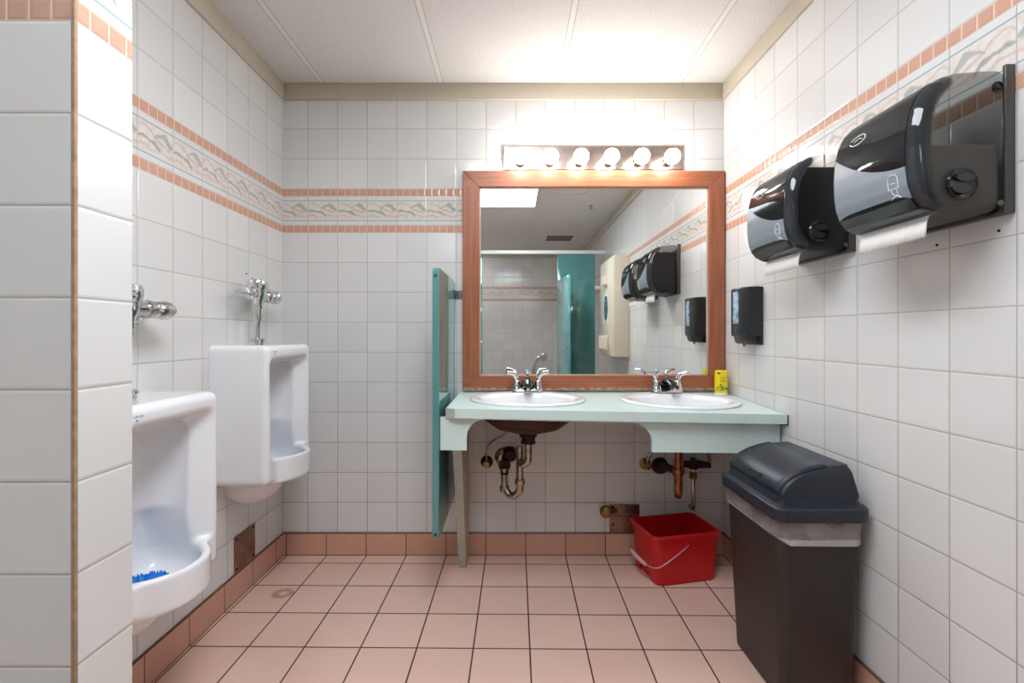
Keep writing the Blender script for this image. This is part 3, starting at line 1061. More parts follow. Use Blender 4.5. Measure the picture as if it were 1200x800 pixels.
MB().tube([(px_ + .033, py_ + .104, .462), (px_ + .030, py_ + .118, .482), (px_ + .022, py_ + .15, .488), (px_ + .012, -.004, .466)], .018, 14).build('wall_tube', M['dark_iron'], r)
MB().lathe([(0, 0), (.043, 0), (.042, .008), (.032, .020), (.026, .05), (0, .052)], 28, along((px_ + .014, -.0005, .460), (0, -1, 0))).build('escutcheon', M['dark_iron'], r)

r = thing('water_supply_stop', 'round brass supply stop left of the copper drain pipe', 'water valve', (.686, 0, .470))
MB().lathe([(0, 0), (.030, 0), (.029, .006), (.020, .012), (0, .013)], 24, along((0, -.0005, 0), (0, -1, 0))).build('escutcheon', M['brass'], r)
MB().lathe([(0, .010), (.011, .010), (.011, .040), (.017, .042), (.017, .056), (0, .057)], 18, along((0, 0, 0), (0, -1, 0))).build('valve_body', M['brass'], r)
MB().tube([(.002, -.035, .005), (.006, -.04, .045), (.022, -.048, .075), (.030, -.05, .12), (.030, -.05, .24)], .007, 10).build('riser_tube', M['chrome_dull'], r)

r = thing('supply_pipe', 'dark iron shut-off valve on a vertical pipe behind the red bucket', 'pipe', (.918, -.045, .240))
MB().tube([(0, .043, .012), (0, .012, .013), (0, 0, .026), (0, 0, .06), (0, 0, .23)], .0115, 14).build('standpipe', M['chrome_dull'], r)
MB().lathe([(0, .168), (.019, .168), (.021, .174), (.021, .196), (.017, .201), (0, .202)], 6, None).build('union_nut', M['brass'], r)
MB().tube([(-.085, 0, .238), (-.03, 0, .240), (.03, 0, .240), (.085, 0, .234)], [.013, .018, .020, .014], 14, False).lathe([(0, .215), (.022, .218), (.024, .232), (.018, .254), (.012, .272), (0, .274)], 16).build('valve_body', M['dark_iron'], r)
MB().tube([(.078, 0, .230), (.083, 0, .26), (.080, .004, .30), (.076, .006, .46)], .0075, 10).build('riser_tube', M['brass'], r)

r = thing('pipe_cleanout', 'round brass cleanout cap on a stub beside the steel wall plate', 'pipe fitting', (.487, 0, .236))
MB().tube([(.048, -.014, -.002), (-.004, -.034, .001)], .012, 14, False).build('stub', M['brass'], r)
MB().lathe([(0, -.012), (.026, -.012), (.031, -.007), (.031, .004), (.024, .012), (.010, .016), (0, .017)], 28, along((-.010, -.038, .001), (-.35, -1, .05))).build('cap', M['brass'], r)
r = thing('access_plate', 'two-piece tarnished steel access plate on the back wall left of the red bucket', 'wall plate', (.580, -.0005, .187))
MB().box((-.077, -.004, .022), (.077, 0, .075), .0012).build('upper_plate', M['steel_plate'], r, smooth=False)
MB().box((-.077, -.005, -.072), (.077, 0, .0195), .0012).build('lower_plate', M['steel_plate'], r, smooth=False)
for x, z in ((-.060, .060), (.060, .060), (-.060, -.030), (.060, -.030)):
    MB().lathe([(0, 0), (.007, 0), (.006, .003), (0, .0035)], 14, along((x, -.004, z), (0, -1, 0))).build('screw', M['slot'], r)

nest(r, screw='lower_plate')

r = thing('access_plate', 'square brown steel access plate on the left wall between the urinals', 'wall plate', (XL + .0005, -.343, .196))
MB().box((0, -.078, -.082), (.004, .078, .078), .0012).build('plate', M['steel_plate'], r, smooth=False)
for y, z in ((-.064, .064), (.064, .064), (-.064, -.064), (.064, -.064)):
    MB().lathe([(0, 0), (.006, 0), (.005, .003), (0, .0035)], 14, along((.004, y, z), (1, 0, 0))).build('screw', M['slot'], r)

nest(r, screw='plate')

# ================================================================== TEAL SCREEN BY THE COUNTER
r = thing('privacy_screen', 'teal privacy screen panel standing out from the wall at the left end of the counter', 'partition', (0, 0, 0))
py = rrect(-.533, -.012, .309, 1.408, .03, 0, 5)
pan = MB().prism([(q[0], q[1]) for q in py], 'x', -.3195, -.2925)
o = pan.build('panel', M['teal'], r, smooth=False)
bv = o.modifiers.new('bevel', 'BEVEL')
bv.width = 0.004
bv.segments = 2
bv.limit_method = 'ANGLE'
MB().box((-.2915, -.070, 1.318), (-.2885, -.001, 1.362), .001).box((-.2885, -.004, 1.318), (-.256, -.001, 1.362), .001).build('wall_bracket', M['bracket'], r, smooth=False)
for x, y, z in ((-.306, -.534, 1.372), (-.306, -.534, .335)):
    MB().lathe([(0, 0), (.006, 0), (.005, .002), (0, .0022)], 12, along((x, y + .0005, z), (0, -1, 0))).build('screw_hole', M['slot'], r)


nest(r, screw_hole='panel')


# ================================================================== URINALS
def make_urinal():
    t_ = thing('wall_urinal', 'far white urinal in the corner, mounted higher', 'urinal', (0, 0, 0), 'urinals on the left wall')

    def F(X, Y, Z):
        shield = sd_box(X, Y, Z, (-.03, -.195, -.556), (.228, .195, 0), .026)
        # bowed lip
        e = (np.sqrt(((X - .10) / .198) ** 2 + (np.abs(Y) / .166) ** 2.0) - 1) * .166
        lip = smax(e, np.abs(Z + .510 - .03 * (X - .15)) - .057, .016)
        lip = smax(lip, -X, .01)
        body = smin(shield, lip, .018)
        horn = sd_ell(X, Y, Z, (.055, 0, -.55), (.140, .115, .135))
        body = smin(body, smax(horn, Z + .45, .01), .03)
        # hollow: a concave back inside a rim that slopes inwards, running down into the bowl
        fl_ = np.maximum(0, X - .176)
        hw = .124 - .010 * np.clip((-Z - .10) / .3, 0, 1)
        cave = (np.sqrt((Y / hw) ** 2 + (np.minimum(X - .176, 0) / .134) ** 2) - 1) * .10
        side = np.where(X < .176, cave, np.abs(Y) - hw - .95 * fl_)
        op = smax(side, Z + .078 - .55 * fl_, .045)
        op = smax(op * .8, -(Z + .458), .02)
        e2 = (np.sqrt(((X - .105) / .166) ** 2 + (np.abs(Y) / .136) ** 2) - 1) * .136 + .05 * np.clip((Z + .48) / .16, 0, 1)
        bowl = smax(smax(e2, -(Z + .545), .05), Z + .36, .03)
        bowl = smax(bowl, .042 - X, .05)
        hol = smin(op, bowl, .03)
        return smax(body, -hol, .010)
    surface_net('bowl', F, (-.004, -.21, -.70), (.345, .21, .02), .0048, M['porcelain'], t_)
    MB().lathe([(0, 0), (.026, 0), (.026, .012), (.030, .014), (.030, .024), (.024, .028), (0, .028)], 24, Matrix.Translation((.082, 0, -.002))).build('spud_nut', M['chrome'], t_)
    # small printed mark under the top rim
    mk = MB()
    for k in range(5):
        mk.box((.2270, -.150 + k * .007, -.030), (.2286, -.147 + k * .007, -.026 + .002 * (k % 2)))
    mk.box((.2270, -.142, -.040), (.2286, -.136, -.035))
    mk.build('printed_mark', simple('faint_blue_print', (120, 130, 170), 0.5), t_, smooth=False)
    nest(t_, printed_mark='bowl', spud_nut='bowl')
    return t_


u2 = make_urinal()
u2.location = (XL, -.386, 1.093)
u1 = dup(u2)
u1.location = (XL, -1.066, .953)
u1['label'] = 'near white urinal beside the tiled divider, mounted lower'


def make_mat():
    mb = MB()
    mb.loft([[(.070 * math.cos(a), .072 * math.sin(a), z) for a in np.linspace(0, 2 * PI, 40, endpoint=False)] for z in (0, .006)])
    rnd = random.Random(4)
    for k in range(260):
        a, q = rnd.uniform(0, 2 * PI), math.sqrt(rnd.random())
        x, y = .068 * q * math.cos(a), .070 * q * math.sin(a)
        mb.tube([(x, y, .005), (x * 1.02, y * 1.02, .013)], [.0026, .0010], 5, False)
    o_ = mb.build('urinal_screen', M['blue_mat'], None, True, 40)
    return tag(o_, 'blue bristly screen mat lying in the far urinal', 'urinal mat', 'blue mats in the urinals')


m2 = make_mat()
m2.location = (XL + .128, -.386, 1.093 - .529)
m1 = dup(m2)
m1.location = (XL + .128, -1.066, .953 - .537)
m1['label'] = 'blue bristly screen mat lying in the near urinal'


def make_valve(drop):
    """flush valve: origin on the wall at handle height; x out of the wall, y along it"""
    t_ = thing('flush_valve', 'chrome flush valve above the far urinal', 'flush valve', (0, 0, 0), 'flush valves over the urinals')
    X0 = .080
    MB().lathe([(0, -.052), (.020, -.052), (.024, -.046), (.026, -.030), (.033, -.018), (.036, 0), (.036, .012), (.039, .014), (.039, .022), (0, .022)][::1], 28,
               Matrix.Translation((X0, 0, 0))).build('body', M['chrome'], t_)
    MB().lathe([(0, .022), (.041, .022), (.043, .026), (.043, .050), (.039, .060), (.026, .065), (0, .066)], 28, Matrix.Translation((X0, 0, 0))).build('cap', M['chrome'], t_)
    MB().lathe([(0, .02), (.022, .02), (.022, .048), (.026, .049), (.026, .062), (.016, .068), (0, .069)], 20, along((X0, 0, 0), (0, -1, 0))).build('handle_nut', M['chrome'], t_)
    MB().tube([(X0, -.062, 0), (X0 + .001, -.095, .002), (X0 + .002, -.135, .0), (X0 + .003, -.160, -.003)], [.008, .0085, .0075, .006], 12).build('handle', M['chrome'], t_)
    MB().lathe([(0, .02), (.021, .02), (.021, .07), (.0285, .072), (.0285, .09), (.022, .092), (.022, .108)], 24, along((X0, 0, -.004), (0, 1, 0)))\
        .tube([(X0, .130, -.004), (X0 * .5, .130, -.004), (.002, .130, -.004)], .019, 16, False).build('inlet_tube', M['chrome'], t_)
    MB().lathe([(0, .10), (.023, .10), (.027, .106), (.027, .136), (.030, .138), (.030, .152), (.022, .158), (.022, .172), (.014, .176), (.010, .19), (0, .19)], 24,
               along((X0, 0, -.004), (0, 1, 0))).build('control_stop', M['chrome'], t_)
    MB().lathe([(0, 0), (.007, 0), (.006, .006), (0, .0065)], 12, along((X0, .186, -.004), (0, 1, 0))).build('stop_screw', M['slot'], t_)
    MB().lathe([(0, 0), (.040, 0), (.040, .006), (.030, .012), (0, .013)], 24, along((.0006, .130, -.004), (1, 0, 0))).build('wall_flange', M['chrome'], t_)
    MB().lathe([(0, -drop), (.011, -drop), (.0115, -.150), (.013, -.125), (.0185, -.110), (.0205, -.080), (.0205, -.066), (.025, -.064), (.025, -.050), (0, -.050)], 22,
               Matrix.Translation((X0, 0, 0))).build('vacuum_breaker_tube', M['chrome'], t_)
    nest(t_, cap='body', handle='handle_nut', stop_screw='control_stop')
    return t_


v2 = make_valve(.190)
v2.location = (XL, -.386, 1.309)
v1 = make_valve(.240)
v1.location = (XL, -1.066, 1.216)
v1['label'] = 'chrome flush valve above the near urinal, mostly behind the tiled divider'
for i, (y, z) in enumerate(((-.33, 1.405), (-.285, 1.39), (-.285, 1.255))):
    o = MB().lathe([(0, 0), (.004, 0), (.003, .003), (0, .0032)], 10).build('wall_screw', M['slot'])
    o.matrix_world = along((XL + .0003, y, z), (1, 0, 0))
    tag(o, ['dark screw in the tile above the far flush valve', 'dark screw in the tile at the upper right of the far flush valve',
            'dark screw in the tile at the lower right of the far flush valve'][i], 'screw', 'screws around the far flush valve')

# ================================================================== PAPER TOWEL DISPENSERS
PROF = [(0.0, 0.0), (0.060, -.002), (0.110, -.006), (0.140, -.014), (0.165, -.028), (0.188, -.052), (0.203, -.085), (0.211, -.125), (0.214, -.170), (0.213, -.215),
        (0.208, -.252), (0.198, -.280), (0.180, -.302), (0.155, -.314), (0.110, -.320), (0.0, -.322)]
DW = .142


def prof_at(z):
    p = [q for q in PROF[3:13]]
    for (x0, z0), (x1, z1) in zip(p, p[1:]):
        if z1 <= z <= z0:
            return x0 + (x1 - x0) * (z - z0) / (z1 - z0)
    return p[0][0]


def make_dispenser(near):
    t_ = thing('towel_dispenser', 'smoked black paper towel dispenser nearest the camera on the right wall' if near else
               'smoked black paper towel dispenser next to the soap dispenser, farther along the right wall',
               'paper towel dispenser', (0, 0, 0), 'paper towel dispensers on the right wall')

    # local: x = out of the wall (towards -x of the room), mirrored here; y along the wall; z = 0 at the top
    def F(X, Y, Z):
        U = -X
        e = sd_poly(U, Z, PROF)
        k = np.abs(Y) - DW
        r_ = .032
        outer = np.minimum(np.maximum(e + r_, k + r_), 0) + np.sqrt(np.maximum(e + r_, 0) ** 2 + np.maximum(k + r_, 0) ** 2) - r_
        return np.maximum(outer, .022 - U)
    cov = surface_net('cover', F, (-.224, -.152, -.330), (-.014, .152, .010), .0045, M['smoke'], t_)
    co = np.empty(len(cov.data.vertices) * 3)
    cov.data.vertices.foreach_get('co', co)
    co = co.reshape(-1, 3)
    wide = [(x_ if x_ > 0 else -.2, .06 if z_ > -.02 else (-.40 if z_ < -.31 else z_)) for x_, z_ in PROF]
    inset = sd_poly(-co[:, 0], co[:, 2], wide)          # only the flat cheeks are clear; front and rolled shoulders are solid black
    sol = np.clip((inset + .034) / .006, 0, 1)
    cov.data.attributes.new('solid', 'FLOAT', 'POINT').data.foreach_set('value', sol.astype(np.float32))
    bp = MB()
    for lo_, hi_ in (((-.022, -DW - .001, -.322), (0, -DW + .008, .002)), ((-.022, DW - .008, -.322), (0, DW + .001, .002)),
                     ((-.022, -DW + .008, -.322), (0, DW - .008, -.308))):
        bp.box(lo_, hi_, .003, 2)
    bp.build('back_plate', M['mid_plastic'], t_)
    zt = -.168 if near else -.050
    surface_net('inner_chassis', lambda X, Y, Z: np.maximum(np.maximum(F(X, Y, Z) + .006, Z - zt), np.abs(Y) - DW + .008), (-.222, -.150, -.328), (-.018, .150, -.02), .006,
                M['chassis_near'] if near else M['dark_plastic'], t_)

    def skin(name, zlo, zhi, mat, off, ylim=.112):
        n, m = 28, 18
        V_, F_ = [], []
        for side in (0, 1):
            for i in range(n + 1):
                y = -ylim + 2 * ylim * i / n
                a, b = zlo(y), zhi(y)
                for j in range(m + 1):
                    z = a + (b - a) * j / m
                    V_.append((-(prof_at(z) + (off if side == 0 else off - .0022)), y, z))
        st = (n + 1) * (m + 1)
        for side in (0, 1):
            for i in range(n):
                for j in range(m):
                    q = side * st + i * (m + 1) + j
                    F_.append((q, q + 1, q + m + 2, q + m + 1))
        for i in range(n):
            for j in (0, m):
                q = i * (m + 1) + j
                F_.append((q, q + m + 1, q + m + 1 + st, q + st))
        for j in range(m):
            for i in (0, n):
                q = i * (m + 1) + j
                F_.append((q, q + 1, q + 1 + st, q + st))
        return pydata(name, V_, F_, mat, t_)
    arc = lambda y: -.1835 + .420 * y + 1.637 * y * y          # the window's lower edge sweeps down towards the near end
    skin('window', lambda y: arc(y) + .001, lambda y: -.024, M['smoke_window'], .0018)
    skin('front_panel', lambda y: -.280, arc, M['graphite'], .0022)
    # dark mouth below the front panel, with the towel coming out of it
    skin('mouth', lambda y: -.3015, lambda y: -.284 + .014 * math.sqrt(max(0, 1 - (y / .1125) ** 4)), M['black_gloss'], .0038, .110)
    # towel
    V_, F_ = [], []
    n = 40
    for i in range(n + 1):
        y = -.100 + .200 * i / n
        z1 = -.362 - .006 * i / n
        tooth = .005 if i % 2 else 0
        for (x, z) in ((-.140, -.306), (-.150, -.318), (-.155, -.332), (-.158, z1 - tooth)):
            V_.append((x, y, z))
    for i in range(n):
        for j in range(3):
            q = i * 4 + j
            F_.append((q, q + 1, q + 5, q + 4))
    tw = pydata('paper_towel', V_, F_, M['paper'], t_)
    sd = tw.modifiers.new('thick', 'SOLIDIFY')
    sd.thickness = .0006
    # side lock, button and screw on the end towards the camera
    ye = -DW
    MB().lathe([(0, 0), (.033, 0), (.034, .003), (.031, .006), (.028, .004), (0, .004)], 36, along((-.118, ye + .0005, -.258), (0, -1, 0))).build('lock_dial', M['black_gloss'], t_)
    kb = MB()
    for s in (-1, 1):
        kb.loft([[(-.118 + s * .004 + .020 * math.cos(a), ye - .0036 - h, -.258 + s * .0125 + .0095 * math.sin(a)) for a in np.linspace(0, 2 * PI, 20, endpoint=False)] for h in (0, .003)])
    kb.build('dial_grip', M['dark_plastic'], t_)
    MB().lathe([(0, 0), (.012, 0), (.013, .002), (.010, .004), (.0095, .002), (.005, .002), (.004, .004), (0, .0045)], 24, along((-.040, ye + .0003, -.050), (0, -1, 0))).build('side_button', M['black_gloss'], t_)
    MB().lathe([(0, 0), (.007, 0), (.006, .002), (0, .0025)], 18, along((-.032, ye + .0005, -.300), (0, -1, 0))).build('screw', M['mid_plastic'], t_)
    # printed marks: hand-and-towel pictogram and an oval badge
    pic = MB()

    def on(y, z):
        return (-(prof_at(z) + .0026), y, z)

    def line(pts, rr=.0009):
        pic.tube([on(*q) for q in pts], rr, 6, False)
    yc, zc_ = -.076, -.234
    line([(yc - .014, zc_ - .016), (yc - .014, zc_ + .004), (yc - .011, zc_ + .014), (yc + .004, zc_ + .016), (yc + .012, zc_ + .012), (yc + .013, zc_ - .016), (yc - .014, zc_ - .016)], .0010)
    line([(yc - .007, zc_ - .004), (yc + .007, zc_ - .002)])
    line([(yc - .008, zc_ - .016), (yc - .009, zc_ - .026), (yc - .003, zc_ - .030)])
    line([(yc + .006, zc_ - .016), (yc + .005, zc_ - .026), (yc - .001, zc_ - .030)])
    line([(yc - .014, zc_ - .038), (yc - .006, zc_ - .032), (yc + .003, zc_ - .033), (yc + .012, zc_ - .038)], .0014)
    pic.build('towel_pictogram', M['mark_white'], t_)
    pic = MB()
    line([(.040 + .026 * math.cos(a), -.088 + .012 * math.sin(a)) for a in np.linspace(.4, 2 * PI - .2, 22)], .0013)
    line([(.024, -.090), (.036, -.085), (.052, -.089)], .001)
    pic.build('oval_badge', M['mark_white'], t_)
    nest(t_, dial_grip='lock_dial', towel_pictogram='front_panel', mouth='front_panel', oval_badge='window')
    return t_


d1 = make_dispenser(True)
d1.location = (XR, -1.237, 1.7205)
d2 = make_dispenser(False)
d2.location = (XR, -.774, 1.7205)
for i, (y, z) in enumerate(((-1.195, 1.365), (-1.345, 1.368))):
    o = MB().lathe([(0, 0), (.0035, 0), (.003, .002), (0, .0022)], 10).build('wall_screw', M['slot'])
    o.matrix_world = along((XR - .0002, y, z), (-1, 0, 0))
    tag(o, ['dark screw in the tile under the paper tongue of the nearest towel dispenser', 'dark screw in the tile under the camera-side end of the nearest towel dispenser'][i],
        'screw', 'screws under the near dispenser')

# ================================================================== SOAP DISPENSER
r = thing('soap_dispenser', 'small black soap dispenser on the right wall beside the mirror', 'soap dispenser', (XR, -.298, 1.090))
W2 = .080
HT = .255
MB().box((-.010, -W2, .0), (0, W2, HT), .003).build('back_plate', M['dark_plastic'], r)
sec = [(-.010, -W2 + .002), (-.052, -W2 + .004), (-.068, -W2 + .012), (-.080, -W2 + .032), (-.082, 0), (-.080, W2 - .032), (-.068, W2 - .012), (-.052, W2 - .004), (-.010, W2 - .002)]


def secz(z, s):
    return [(x * s if x < -.02 else x, y, z) for x, y in sec]


MB().loft([secz(.038, .96), secz(.046, .99), secz(.06, 1.0), secz(HT - .012, 1.0), secz(HT - .003, .985), secz(HT, .96)]).build('cover', M['dark_plastic'], r, True, 30)
MB().loft([[(-.010, -.050, z), (-.050 * s_, -.050, z), (-.076 * s_, -.030, z), (-.082 * s_, 0, z), (-.076 * s_, .030, z), (-.050 * s_, .050, z), (-.010, .050, z)]
           for z, s_ in ((.004, .80), (.012, .94), (.036, 1.0), (.070, 1.02), (.082, 1.02))]).build('push_lever', M['mid_plastic'], r, True, 30)
MB().box((-.0845, -.024, .094), (-.079, .024, HT - .018), .002).build('window', M['soap_label'], r)
MB().lathe([(0, 0), (.006, 0), (.006, .012), (0, .013)], 12, along((-.045, 0, .004), (0, 0, -1))).build('nozzle', M['chrome_dull'], r)

# ================================================================== YELLOW CAN
zcan = zc(1.040, -.085)
r = thing('air_freshener', 'yellow canister with a green leaf print on the counter in front of the mirror frame', 'air freshener', (1.040, -.085, zcan))
MB().lathe([(0, 0), (.030, 0), (.031, .003), (.029, .012), (0, .012)], 32).build('base', M['white_plastic'], r)
MB().lathe([(0, .012), (.0295, .012), (.0305, .016), (.0295, .110), (.0280, .118), (.024, .121), (0, .121)], 32).build('canister', M['yellow'], r)


def on_can(a0, w_, z0, h_):
    V_ = []
    for zz in (z0, z0 + h_):
        for a in (a0 - w_ / 2, a0, a0 + w_ / 2):
            V_.append((.0309 * math.sin(a), -.0309 * math.cos(a), zz))
    return V_, [(0, 1, 4, 3), (1, 2, 5, 4)]


lf = MB()
rnd = random.Random(2)
for k in range(22):
    a0 = rnd.uniform(-1.1, .7)
    z0 = .020 + .040 * rnd.random() * (1 - abs(a0 + .2) / 1.5)
    n_ = 8
    tilt = rnd.uniform(-.9, .9)
    ring = []
    for q in range(n_):
        b = 2 * PI * q / n_
        dx_, dz_ = .006 * math.cos(b), .0026 * math.sin(b)
        s_, h_ = dx_ * math.cos(tilt) - dz_ * math.sin(tilt), dx_ * math.sin(tilt) + dz_ * math.cos(tilt)
        a = a0 + s_ / .031
        ring.append((.0308 * math.sin(a), -.0308 * math.cos(a), z0 + h_))
    lf.add(ring, [tuple(range(n_))])
lf.build('leaf_print', M['green_print'], r, smooth=False)
lb = MB()
lb.add(*on_can(-.75, .45, .104, .007))
for z0, a0, w_ in ((.085, -.2, .9), (.074, -.25, .7), (.066, -.2, .8)):
    lb.add(*on_can(a0, w_, z0, .0022))
lb.build('dark_print', M['black_print'], r, smooth=False)

nest(r, leaf_print='canister', dark_print='canister')

# ================================================================== TRASH BIN
r = thing('swing_lid_bin', 'tall slim dark brown trash bin with a blue-black domed lid by the right wall', 'trash bin', (0, 0, 0))
BX0, BX1, BY0, BY1 = .800, 1.060, -.998, -.640        # at the rim


def brect(z, g, rr=.035):
    """rounded rectangle at height z, tapering to the foot; g = grow"""
    k = (0.60 - z) / 0.60
    return rrect(BX0 + .026 * k - g, BX1 - .012 * k + g, BY0 + .020 * k - g, BY1 - .020 * k + g, rr, z)


MB().loft([brect(.0, -.006), brect(.006, 0), brect(.3, 0), brect(.575, 0), brect(.575, -.004), brect(.3, -.004), brect(.01, -.004)]).build('body', M['bin_body'], r, True, 50)
# liner folded over the rim, with a wavy hem
rings = []
for z, g in ((.588, .001), (.580, .003), (.560, .0035), (.540, .004), (.522, .0045), (.510, .004)):
    ring = brect(z, g)
    out = []
    for k, q in enumerate(ring):
        wv = math.sin(k * 1.7 + z * 60) * .0012 + math.sin(k * .9 + 2 + z * 25) * .001
        zz = q[2] + (.010 * math.sin(k * .45 + 1.2) if z < .53 else 0) * (.53 - z) / .02
        cx_, cy_ = (BX0 + BX1) / 2, (BY0 + BY1) / 2
        L = math.hypot(q[0] - cx_, q[1] - cy_)
        out.append((q[0] + (q[0] - cx_) / L * wv, q[1] + (q[1] - cy_) / L * wv, zz))
    rings.append(out)
MB().loft(rings, False, False).build('bin_liner', M['liner'], r, True, 0)
rim = [brect(.574, .012, .04), brect(.578, .016, .04), brect(.612, .016, .04), brect(.618, .010, .04), brect(.618, .002, .035), brect(.622, -.002, .035), brect(.624, -.02, .03)]
MB().loft(rim, True, True).build('lid_rim', M['bin_lid'], r, True, 50)


def front_x(f_):
    """front edge of the lid at height fraction f_: the front leans back in a long curve, the other sides stay steep"""
    if f_ <= .22:
        return BX0 + .002 + .010 * f_ / .22
    g_ = (f_ - .22) / .78
    return BX0 + .012 + .208 * (1 - math.sqrt(max(0, 1 - g_ ** 1.9)))


rings = []
for f_ in (0, .06, .14, .22, .31, .42, .53, .64, .74, .83, .90, .95, .985, 1.0):
    z = .620 + .118 * f_
    xf = front_x(f_)
    ins = .003 + .014 * f_ + (.008 * max(0, f_ - .8) / .2)
    xb = BX1 - .002 - .026 * f_ - (.006 * max(0, f_ - .85) / .15)
    rr = .030 if f_ < .15 else .014
    rings.append(rrect(xf, xb, BY0 + ins, BY1 - ins, min(rr, (xb - xf) * .45), z))
MB().loft(rings, False, True).build('lid_dome', M['bin_lid'], r, True, 50)


def dome_pt(s, y, off=.0):
    """point on the curved front of the lid; s runs 0..1 up the slope"""
    f_ = .24 + (.965 - .24) * math.sin(s * PI / 2)
    return (front_x(f_) - off * .5, y, .620 + .118 * f_ + off * .8)


fl = MB()
n, m = 12, 16
y0, y1 = BY0 + .026, BY1 - .026
V_, F_ = [], []
for i in range(n + 1):
    for j in range(m + 1):
        V_.append(dome_pt(j / m, y0 + (y1 - y0) * i / n, .0012))
for i in range(n):
    for j in range(m):
        q = i * (m + 1) + j
        F_.append((q, q + 1, q + m + 2, q + m + 1))
flap = pydata('swing_flap', V_, F_, M['bin_lid'], r)
sd = flap.modifiers.new('thick', 'SOLIDIFY')
sd.thickness = .0035
sd.offset = 0
ln = MB()
edge = [dome_pt(1 - k / 14, y0 - .004, .0012) for k in range(15)] + [dome_pt(0.0, y, .0012) for y in np.linspace(y0, y1, 8)] + [dome_pt(k / 14, y1 + .004, .0012) for k in range(15)]
ln.tube(edge, .0018, 6, False)
ln.build('flap_seam', M['bin_lid_line'], r)
yl = (y0 + y1) / 2 - .01
lt = MB()
ring = [dome_pt(.10, yl - .035, .0045), dome_pt(.10, yl + .035, .0045), dome_pt(.19, yl + .035, .0045), dome_pt(.19, yl - .035, .0045), dome_pt(.10, yl - .035, .0045)]
lt.tube(ring, .0022, 6, False)
lt.build('latch_recess', M['bin_lid_line'], r)
MB().loft([[dome_pt(.12, yl - .028, o_), dome_pt(.12, yl + .028, o_), dome_pt(.17, yl + .028, o_), dome_pt(.17, yl - .028, o_)] for o_ in (.003, .006)]).build('latch_button', M['bin_lid'], r, smooth=False)

nest(r, swing_flap='lid_dome', flap_seam='lid_dome', latch_recess='lid_dome', latch_button='lid_dome')

# ================================================================== RED BUCKET
r = thing('square_bucket', 'red rectangular plastic bucket on the floor under the right sink', 'bucket', (.7780, -.166, 0), None, math.radians(12))


def bk(z, g, rr=.03):
    k = z / .225
    hx, hy = .152 + .014 * k + g, .112 + .004 * k + g
    return rrect(-hx, hx, -hy, hy, rr, z, 5)


bucket = MB().loft([bk(0, -.006, .026), bk(.005, 0), bk(.186, 0), bk(.188, .004), bk(.205, .004), bk(.207, .010), bk(.222, .010), bk(.225, .007), bk(.225, -.003), bk(.2, -.003), bk(.012, -.004)])
body = bucket.build('tub', M['red'], r, True, 40)
cutm = MB().prism([(-.055, -.01), (-.040, .052), (.040, .052), (.055, -.01)], 'x', -.21, -.143).build('cutter', M['red'], r)
cut(body, cutm)
MB().prism([(-.050, .004), (-.038, .050), (.038, .050), (.050, .004)], 'x', -.1435, -.1415).build('notch_wall', M['red'], r, smooth=False)
for s in (-1, 1):
    MB().lathe([(0, 0), (.010, 0), (.009, .006), (0, .007)], 14, along((.0, s * .1150, .180), (0, s, 0))).build('handle_ear', M['red'], r)
hp = [(0.0, -.124, .180), (-.05, -.128, .150), (-.10, -.131, .122), (-.150, -.130, .098), (-.176, -.108, .090), (-.188, -.06, .088), (-.190, 0, .088), (-.188, .06, .090), (-.176, .108, .098),
      (-.150, .128, .110), (-.10, .129, .13), (0, .124, .180)]
MB().tube(hp, .0020, 8, True).build('wire_handle', M['alu'], r)
MB().tube([(-.187, -.070, .087), (-.190, -.03, .087), (-.190, .03, .088), (-.187, .065, .090)], [.0085, .0095, .0095, .0085], 12).build('handle_grip', M['pink_grip'], r)

nest(r, handle_grip='wire_handle', notch_wall='tub', handle_ear='tub')

# ================================================================== SEEN ONLY IN THE MIRROR
r = thing('vending_machine', 'tall ivory wall-mounted vending machine with a dark oval emblem, seen in the mirror', 'vending machine', (XR, -2.240, .928))
MB().box((-.150, -.313, 0), (0, .313, .948), .008, 3).build('cabinet', M['ivory'], r)
MB().box((-.156, -.292, .02), (-.148, .292, .925), .004, 2).build('door', M['ivory'], r)
em = MB().loft([[(x, .085 * s_ * math.cos(a), .47 + .125 * s_ * math.sin(a)) for a in np.linspace(0, 2 * PI, 40, endpoint=False)] for x, s_ in ((-.155, 1), (-.158, 1), (-.158, .0001))], True, False)
em.build('oval_emblem', M['emblem_blue'], r, smooth=False)
ev = MB()
for k in range(4):
    ev.tube([(-.1585, -.055 + .012 * k, .40 + .045 * k), (-.1585, -.01, .42 + .045 * k), (-.1585, .05, .395 + .042 * k)], .007, 8)
ev.build('emblem_wave', M['emblem_green'], r)
MB().box((-.157, -.105, .320), (-.1545, .105, .62), .001).build('emblem_card', M['white_plastic'], r, smooth=False)
MB().prism([(-.060, .70), (.060, .70), (.045, .79), (-.045, .79)], 'x', -.195, -.154).build('coin_hood', M['ivory'], r, smooth=False)
for k in range(3):
    y = -.16 + k * .14
    MB().box((-.196, y - .022, .06), (-.154, y + .022, .20), .010, 3).build('pull_lever', M['ivory'], r)

nest(r, oval_emblem='door', emblem_wave='door', emblem_card='door', coin_hood='door', pull_lever='door')

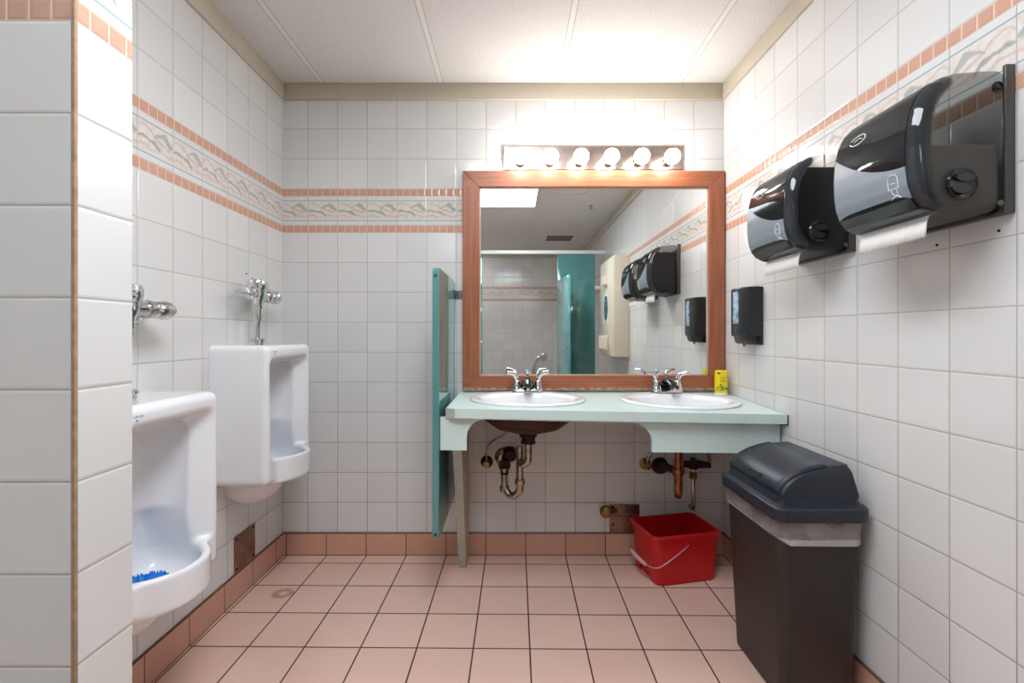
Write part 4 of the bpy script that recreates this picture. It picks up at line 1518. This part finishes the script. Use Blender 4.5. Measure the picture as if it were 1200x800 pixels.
YP = -2.972
r = thing('stall_pilaster', 'wide teal stall pilaster beside the open stall door, seen in the mirror', 'partition', (0, 0, 0))
MB().box((.525, YP - .032, 0.02), (.961, YP, 2.066), .004).build('panel', M['teal'], r)
MB().box((.525, YP - .034, 0), (.961, YP + .002, .10), .002).build('shoe', M['alu'], r, smooth=False)
MB().box((.955, YP - .030, 1.66), (XR, YP - .002, 1.70), .004).build('wall_bracket', M['white_rail'], r)
r = thing('stall_pilaster', 'narrow-looking teal stall pilaster on the latch side, at the left edge of the mirror', 'partition', (0, 0, 0))
MB().box((-.62, YP - .032, 0.02), (-.343, YP, 2.066), .004).build('panel', M['teal'], r)
MB().box((-.62, YP - .034, 0), (-.343, YP + .002, .10), .002).build('shoe', M['alu'], r, smooth=False)
MB().box((-.375, YP, 1.01), (-.343, YP + .022, 1.06), .004).tube([(-.343, YP + .012, 1.03), (-.325, YP + .012, 1.03)], .008, 10, False).build('latch_keeper', M['chrome'], r)
o = MB().box((-.62, YP - .036, 2.068), (XR - .002, YP + .006, 2.108), .003).build('stall_headrail', M['white_rail'])
tag(o, 'bright white headrail across the top of the stall opening, seen in the mirror', 'rail')
r = thing('stall_door', 'teal stall door standing open toward the room, seen edge-on in the mirror', 'stall door', (.538, YP + .018, 0), None, math.radians(-6))
MB().box((-.012, .0, .30), (.012, .545, 1.758), .004).build('panel', M['teal_face'], r)
MB().tube([(-.014, .49, 1.06), (-.045, .49, 1.06), (-.045, .49, 1.17), (-.014, .49, 1.17)], .006, 10, False).build('pull_handle', M['chrome'], r)
MB().lathe([(0, 0), (.018, 0), (.018, .01), (.010, .014), (.010, .03), (0, .031)], 18, along((-.012, .505, 1.01), (-1, 0, 0))).build('latch', M['chrome'], r)
for z in (.5, 1.6):
    MB().tube([(0, -.004, z - .03), (0, -.004, z + .03)], .009, 10, False).build('hinge', M['chrome'], r)

nest(r, pull_handle='panel', latch='panel')

r = thing('grab_bar', 'curved chrome pipe on the far stall wall, seen in the mirror above the left faucet', 'pipe', (0, YF, 0))
MB().tube([(.50, .01, .80), (.50, .09, .80), (.44, .12, .80), (.37, .12, .74), (.33, .12, .60), (.33, .12, .45)], .024, 14).build('tube', M['chrome'], r)
MB().lathe([(0, 0), (.045, 0), (.045, .008), (.03, .014), (0, .014)], 24, along((.50, .0006, .80), (0, 1, 0))).build('flange', M['chrome'], r)
